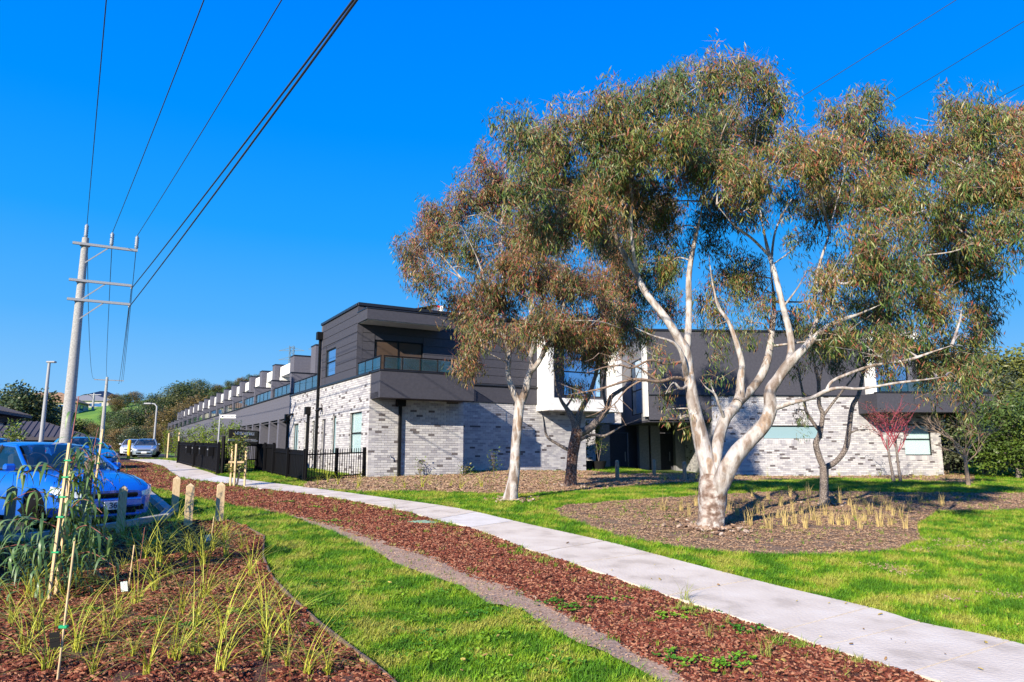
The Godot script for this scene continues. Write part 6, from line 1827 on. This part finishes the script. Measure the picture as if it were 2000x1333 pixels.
func poles() -> void:
	var b := Vector3(-16.27, 0, -26.0)
	b.y = h(b.x, b.z)
	var p := thing("power_pole", "tall grey concrete power pole with three steel cross arms", "power pole", b)
	rod(p, "pole", Vector3(0, -0.3, 0), Vector3(0, 9.7 - b.y, 0), 0.225, 0.115, M.pole, 20)
	var arms := [[9.42 - b.y, 1.85, 0.5], [8.0 - b.y, 1.75, 0.95], [7.26 - b.y, 1.75, 1.0]]
	for a in arms:
		var st := new_st()
		bar(st, Vector3(0, a[0], 0.16) - RD * 0.32, Vector3(0, a[0], 0.16) + RD * a[1], 0.1, 0.09)
		var arm := part(st, "cross_arm", M.galv, p)
		var s2 := new_st()
		bar(s2, Vector3(0, a[0] - 0.72, 0.14) + RD * 0.12, Vector3(0, a[0] - 0.05, 0.16) + RD * 0.85, 0.045, 0.04)
		part(s2, "brace", M.galv, arm)
		var s3 := new_st()
		tube(s3, [Vector3(0, a[0] - 0.05, 0), Vector3(0, a[0] + 0.05, 0)], [0.175, 0.175], 18, 0, true)
		part(s3, "clamp", M.galv, arm)
	var tops := []
	var bases := [Vector3(0, 9.7 - b.y, 0), Vector3(0, 9.47 - b.y, 0.16) + RD * 0.95, Vector3(0, 9.47 - b.y, 0.16) + RD * 1.8]
	for q in bases:
		var st := new_st()
		var pts := []
		var rads := []
		for k in 13:
			pts.append(q + Vector3(0, k * 0.045, 0))
			rads.append(0.055 if k % 2 else 0.078)
		rads[0] = 0.03
		rads[12] = 0.035
		tube(st, pts, rads, 12, 0, true)
		part(st, "insulator", M.porcelain, p)
		tops.append(b + q + Vector3(0, 0.56, 0))
	var low := [b + Vector3(0, arms[1][0] - 0.12, 0.16) + RD * 1.75, b + Vector3(0, arms[2][0] - 0.12, 0.16) + RD * 1.72]
	for q in low: rod(p, "hanger", q - b, q - b + Vector3.UP * 0.12, 0.03, 0.03, M.galv, 8)
	# overhead wires towards the camera side, placed by where they leave the frame
	var starts := tops + low
	var leave := [[207, 0], [398, 0], [550, 0], [690, 0], [697, 0]]
	var lab := ["overhead wire from the pole top insulator", "overhead wire from the middle insulator on the top arm", "overhead wire from the outer insulator on the top arm", "thick overhead cable from the middle cross arm", "thick overhead cable from the lowest cross arm"]
	for i in 5:
		var a: Vector3 = starts[i]
		var rr := ray(leave[i][0], leave[i][1])
		var q := EYE + rr * ((a.y - 0.5 - EYE.y) / rr.y)
		var dir := (q - a) * Vector3(1, 0, 1)
		var e := a + dir * 3.2
		var t := 1.0 / 3.2
		var sag := 0.5 / (4.0 * t * (1 - t))
		wire(lab[i], a, e, sag, 0.011 if i < 3 else 0.017, "overhead wires")
	# the next poles along the road
	var p2 := Vector3(-54.7, 0, -95.0)
	p2.y = h(p2.x, p2.z) + hill(p2.x, p2.z)
	var o := thing("power_pole", "slim grey power pole with one cross arm farther along the road", "power pole", p2)
	rod(o, "pole", Vector3(0, -0.5, 0), Vector3(0, 11.7 - p2.y, 0), 0.3, 0.16, M.pole, 14)
	var s1 := new_st()
	bar(s1, Vector3(0, 11.3 - p2.y, 0) - RD * 1.5, Vector3(0, 11.3 - p2.y, 0) + RD * 2.0, 0.14, 0.12)
	part(s1, "cross_arm", M.galv, o)
	var ends := [p2 + Vector3(0, 11.5 - p2.y, 0) - RD * 1.45, p2 + Vector3(0, 11.9 - p2.y, 0), p2 + Vector3(0, 11.5 - p2.y, 0) + RD * 1.9, p2 + Vector3(0, 11.1 - p2.y, 0) + RD * 1.7, p2 + Vector3(0, 11.0 - p2.y, 0) + RD * 1.4]
	var lab2 := ["sagging wire between the poles from the top insulator", "sagging wire between the poles from the middle insulator", "sagging wire between the poles from the outer insulator", "sagging cable between the poles from the middle arm", "sagging cable between the poles from the lowest arm"]
	for i in 5: wire(lab2[i], starts[i], ends[i], 1.9 if i < 3 else 1.1, 0.014, "wires between the poles")
	var p3 := at(175, 860, 165.0)
	p3.y = h(p3.x, p3.z) + hill(p3.x, p3.z)
	var top3 := at(178, 768, 165.0)
	var o3 := thing("power_pole", "distant grey power pole below the hilltop house", "power pole", p3)
	rod(o3, "pole", Vector3(0, -0.5, 0), Vector3(0, top3.y - p3.y, 0), 0.3, 0.18, M.galv, 10)
	box(o3, "cross_arm", Vector3(0, top3.y - p3.y - 0.4, 0), Vector3(3.4, 0.16, 0.14), M.galv)
	box(o3, "cross_arm", Vector3(0, top3.y - p3.y - 2.4, 0), Vector3(3.0, 0.16, 0.14), M.galv)
	# street lights
	var l1 := at(80, 860, 40.0)
	l1 = onground(l1.x, l1.z)
	var o4 := thing("street_light", "plain galvanised street light pole left of the concrete power pole", "street light", l1)
	rod(o4, "pole", Vector3(0, -0.2, 0), Vector3(0, 6.7 - l1.y, 0), 0.14, 0.075, M.galv, 14)
	inst(chamfer(Vector3(0.5, 0.1, 0.24), 0.03), "lamp_head", M.galv, o4, Transform3D(Basis(), Vector3(0.12, 6.72 - l1.y, 0)))
	var l2 := at(300, 870, 58.0)
	l2 = onground(l2.x, l2.z)
	var o5 := thing("street_light", "galvanised street light with a curved arm above the silver sedan", "street light", l2)
	var st5 := new_st()
	var hh := at(303, 790, 58.0).y - l2.y
	tube(st5, [Vector3(0, -0.2, 0), Vector3(0, hh - 0.7, 0), Vector3(0, hh - 0.2, 0), Vector3(-0.2, hh + 0.02, 0), Vector3(-0.55, hh + 0.06, 0)], [0.1, 0.07, 0.06, 0.05, 0.045], 10)
	part(st5, "pole", M.galv, o5)
	inst(chamfer(Vector3(0.6, 0.12, 0.24), 0.03), "lamp_head", M.galv, o5, Transform3D(Basis(), Vector3(-0.75, hh + 0.05, 0)))
	# street name sign
	var s0 := at(424, 895, 27.5)
	s0 = onground(s0.x, s0.z)
	var topy := at(429, 809, 27.5).y - s0.y
	var sn := thing("street_sign", "white street name blade on a thin pale pole at the gate", "sign", s0)
	rod(sn, "pole", Vector3(0, -0.1, 0), Vector3(0, topy, 0), 0.035, 0.03, M.galv, 10)
	var bl := Node3D.new()
	bl.name = "name_blade"
	sn.add_child(bl)
	bl.position = Vector3(0.32, topy - 0.1, 0)
	box(bl, "panel", Vector3.ZERO, Vector3(0.6, 0.13, 0.015), M.chalk)
	lettering(bl, "lettering", "VILLAGE WALK", 0.075, Vector3(0.05, 0, 0.009), Basis(), M.ink)
	rod(bl, "emblem", Vector3(-0.22, 0, 0.008), Vector3(-0.22, 0, 0.014), 0.035, 0.035, M.ink, 12)
	# transmission towers and their high lines
	var tips := []
	for e in [[570, 676, 330.0, "steel lattice transmission tower beyond the townhouse roofs"], [624, 672, 380.0, "second lattice transmission tower half hidden by the corner house"]]:
		var top := at(e[0], e[1], e[2])
		var y0 := h(top.x, top.z) + hill(top.x, top.z)
		var tw := thing("transmission_tower", e[3], "tower", Vector3(top.x, y0, top.z))
		var H := top.y - y0
		var s := new_st()
		var wd := func(y: float) -> float: return lerpf(4.2, 0.9, clampf(y / (H * 0.72), 0, 1))
		for k in 14:
			var ya := H * k / 14.0
			var yb := H * (k + 1) / 14.0
			for c in 4:
				var d0 := Vector3([1, 1, -1, -1][c], 0, [1, -1, -1, 1][c])
				var d1 := Vector3([1, -1, -1, 1][c], 0, [-1, -1, 1, 1][c])
				bar(s, d0 * wd.call(ya) + Vector3.UP * ya, d0 * wd.call(yb) + Vector3.UP * yb, 0.2, 0.2)
				bar(s, d0 * wd.call(ya) + Vector3.UP * ya, d1 * wd.call(yb) + Vector3.UP * yb, 0.12, 0.12)
		part(s, "lattice", M.steel, tw)
		for f in [0.66, 0.8, 0.93]:
			var s2 := new_st()
			for sg in [-1.0, 1.0]:
				bar(s2, Vector3(0, H * f, 0), Vector3(sg * 6.0, H * f, 0), 0.2, 0.2)
				bar(s2, Vector3(0, H * f + 1.6, 0), Vector3(sg * 6.0, H * f, 0), 0.16, 0.16)
			part(s2, "cross_arm", M.steel, tw)
			if e[2] < 340.0: tips.append(Vector3(top.x, y0 + H * f, top.z))
	var hi := [[1530, 212, 1868, 0], [1750, 195, 2000, 42], [1950, 192, 2000, 166]]
	for i in 3:
		var a := at(hi[i][0], hi[i][1], 120.0)
		var q := at(hi[i][2], hi[i][3], 100.0)
		wire("thin high voltage line in the sky above the big gum tree", a - (q - a) * 2.0, q + (q - a) * 3.0, 0.0, 0.05, "high voltage lines")
# ---------------------------------------------------------------- far houses
func hip_house(called: String, label: String, where: Vector3, turn: float, w: float, d: float, wh: float, rh: float, wallm: Material, roofm: Material, courses := 0) -> Node3D:
	var o := thing(called, label, "house", where, turn)
	wall(o, "wall", Vector3(-w / 2, 0, d / 2), Vector3.RIGHT, FZ, w, -1.5, wh, [[w * 0.15, w * 0.35, wh * 0.4, wh * 0.78], [w * 0.6, w * 0.85, wh * 0.4, wh * 0.78]], 0.2, wallm)
	wall(o, "wall", Vector3(w / 2, 0, d / 2), Vector3(0, 0, -1), Vector3.RIGHT, d, -1.5, wh, [[d * 0.3, d * 0.6, wh * 0.45, wh * 0.8]], 0.2, wallm)
	wall(o, "wall", Vector3(-w / 2, 0, -d / 2), Vector3.RIGHT, Vector3(0, 0, -1), w, -1.5, wh, [], 0.2, wallm)
	wall(o, "wall", Vector3(-w / 2, 0, d / 2), Vector3(0, 0, -1), LX, d, -1.5, wh, [], 0.2, wallm)
	window(o, Vector3(-w / 2, 0, d / 2), Vector3.RIGHT, FZ, [w * 0.15, w * 0.35, wh * 0.4, wh * 0.78], "sky")
	window(o, Vector3(-w / 2, 0, d / 2), Vector3.RIGHT, FZ, [w * 0.6, w * 0.85, wh * 0.4, wh * 0.78], "sky")
	window(o, Vector3(w / 2, 0, d / 2), Vector3(0, 0, -1), Vector3.RIGHT, [d * 0.3, d * 0.6, wh * 0.45, wh * 0.8], "sky")
	var ov := 0.5
	var c := [Vector3(-w / 2 - ov, wh, d / 2 + ov), Vector3(w / 2 + ov, wh, d / 2 + ov), Vector3(w / 2 + ov, wh, -d / 2 - ov), Vector3(-w / 2 - ov, wh, -d / 2 - ov)]
	var rl := maxf(w - d, 0.4) / 2
	var r := [Vector3(-rl, wh + rh, 0), Vector3(rl, wh + rh, 0)]
	var st := new_st()
	var dn := Vector3(0, -0.18, 0)
	var faces := [[c[0], c[1], r[1], r[0]], [c[1], c[2], r[1], r[1]], [c[2], c[3], r[0], r[1]], [c[3], c[0], r[0], r[0]]]
	for f in faces: quad(st, f[0], f[1], f[2], f[3])
	for k in 4: quad(st, c[k], c[k] + dn, c[(k + 1) % 4] + dn, c[(k + 1) % 4])
	quad(st, c[0] + dn, c[1] + dn, c[2] + dn, c[3] + dn)
	var rf := part(st, "roof", roofm, o)
	# rolled tile ribs running up the roof planes
	if courses > 0:
		for f in faces:
			var a: Vector3 = f[0]
			var b: Vector3 = f[1]
			var n := int(a.distance_to(b) / 0.32)
			var nrm: Vector3 = (b - a).cross(f[2] - b).normalized()
			if nrm.y < 0: nrm = -nrm
			for i in range(1, n):
				var t := float(i) / n
				var foot := a.lerp(b, t)
				var up: Vector3 = ((f[2] + f[3]) / 2 - (a + b) / 2)
				var k := 1.0
				var along := (b - a).normalized()
				var s := (foot - a).dot(along)
				var s3: float = (f[3] - a).dot(along)
				var s2: float = (f[2] - a).dot(along)
				if s < s3: k = s / s3
				elif s > s2: k = (a.distance_to(b) - s) / (a.distance_to(b) - s2)
				var slope := up - along * up.dot(along)
				var rb := new_st()
				bar(rb, foot + nrm * 0.01, foot + slope * k + nrm * 0.01, 0.12, 0.07)
				part(rb, "tile_roll", roofm, rf)
	return o
func far_houses() -> void:
	var navy := mat(lc(.015, .018, .03), .8)
	var cream := mat(lc(.55, .5, .42), .85)
	var red := mat(lc(.32, .1, .06), .85)
	var p := at(-150, 850, 46.0)
	p = onground(p.x, p.z)
	hip_house("tiled_house", "dark rendered house with a grey tiled hip roof at the road", p, deg_to_rad(20), 8.5, 8.0, at(0, 793, 42.0).y - p.y - 0.1, 1.6, navy, M.tile, 1)
	p = at(62, 860, 46.0)
	p = onground(p.x, p.z)
	hip_house("garage", "low dark garage with a grey tiled roof behind the light pole", p, deg_to_rad(25), 6.0, 5.0, at(80, 850, 46.0).y - p.y - 0.2, 1.05, navy, M.tile, 1)
	for e in [[172, 812, 228.0, 14.0, 10.0, 3.2, 2.0, "pale grey roofed house on the crest of the green hill", cream, M.midgrey], [198, 806, 240.0, 11.0, 9.0, 5.4, 2.2, "white two storey house with a black roof on the crest of the green hill", M.white, M.cap], [60, 835, 110.0, 12.0, 9.0, 3.0, 2.2, "brick house with a terracotta roof among the garden trees", cream, red], [95, 815, 160.0, 13.0, 9.0, 3.0, 2.4, "tan roofed house half hidden by trees below the hill", cream, mat(lc(.3, .18, .1), .9)]]:
		var q := at(e[0], e[1], e[2])
		q.y = h(q.x, q.z) + hill(q.x, q.z) - 0.2
		hip_house("far_house", e[7], q, deg_to_rad(15), e[3], e[4], e[5], e[6], e[8], e[9])
# ---------------------------------------------------------------- everything
func _ready() -> void:
	var cam := Camera3D.new()
	cam.name = "camera"
	add_child(cam)
	cam.position = EYE
	cam.rotation.x = pitch
	cam.fov = rad_to_deg(2.0 * atan(666.5 / FOC))
	cam.near = 0.1
	cam.far = 4000.0
	cam.current = true
	var env := Environment.new()
	env.background_mode = Environment.BG_SKY
	# clear air: pale at the horizon, deep blue overhead, the same all round
	var stops := [[-90.0, Color(.1, .11, .09)], [-8.0, Color(.14, .17, .14)], [-0.5, Color(.3, .42, .5)], [0.0, Color(.36, .64, .95)], [5.0, Color(.22, .55, .97)], [10.0, Color(.09, .45, 1.0)], [17.0, Color(.015, .36, 1.0)], [25.0, Color(0, .285, 1.0)], [36.0, Color(0, .225, 1.0)], [60.0, Color(0, .17, .85)], [90.0, Color(0, .14, .75)]]
	var im := Image.create_empty(1024, 512, false, Image.FORMAT_RGBAF)
	for y in 512:
		var el := 90.0 - (y + 0.5) / 512.0 * 180.0
		var c := Color.BLACK
		for i in stops.size() - 1:
			if el >= stops[i][0] and el <= stops[i + 1][0]: c = stops[i][1].lerp(stops[i + 1][1], (el - stops[i][0]) / (stops[i + 1][0] - stops[i][0]))
		im.fill_rect(Rect2i(0, y, 1024, 1), c)
	var sm := PanoramaSkyMaterial.new()
	sm.panorama = ImageTexture.create_from_image(im)
	sm.energy_multiplier = 0.53
	env.sky = Sky.new()
	env.sky.sky_material = sm
	env.tonemap_mode = Environment.TONE_MAPPER_LINEAR
	env.tonemap_exposure = 1.9
	env.sdfgi_enabled = true
	env.ssao_enabled = true
	env.ssil_enabled = true
	var we := WorldEnvironment.new()
	we.environment = env
	we.name = "world"
	add_child(we)
	var sun := DirectionalLight3D.new()
	sun.name = "sun"
	add_child(sun)
	sun.light_energy = 1.5
	sun.light_color = Color(1.0, 0.95, 0.86)
	sun.light_angular_distance = 0.5
	sun.shadow_enabled = true
	var ce := cos(deg_to_rad(SUN_EL))
	var dir := Vector3(sin(deg_to_rad(SUN_AZ)) * ce, -sin(deg_to_rad(SUN_EL)), -cos(deg_to_rad(SUN_AZ)) * ce)
	sun.look_at_from_position(Vector3.ZERO, dir)
	materials()
	frames()
	ground()
	corner_house()
	row()
	brick_house()
	fences()
	far_houses()
	poles()
	bollards()
	cars()
	van()
	big_trees()
	other_trees()
	planting()
	ground_cover()
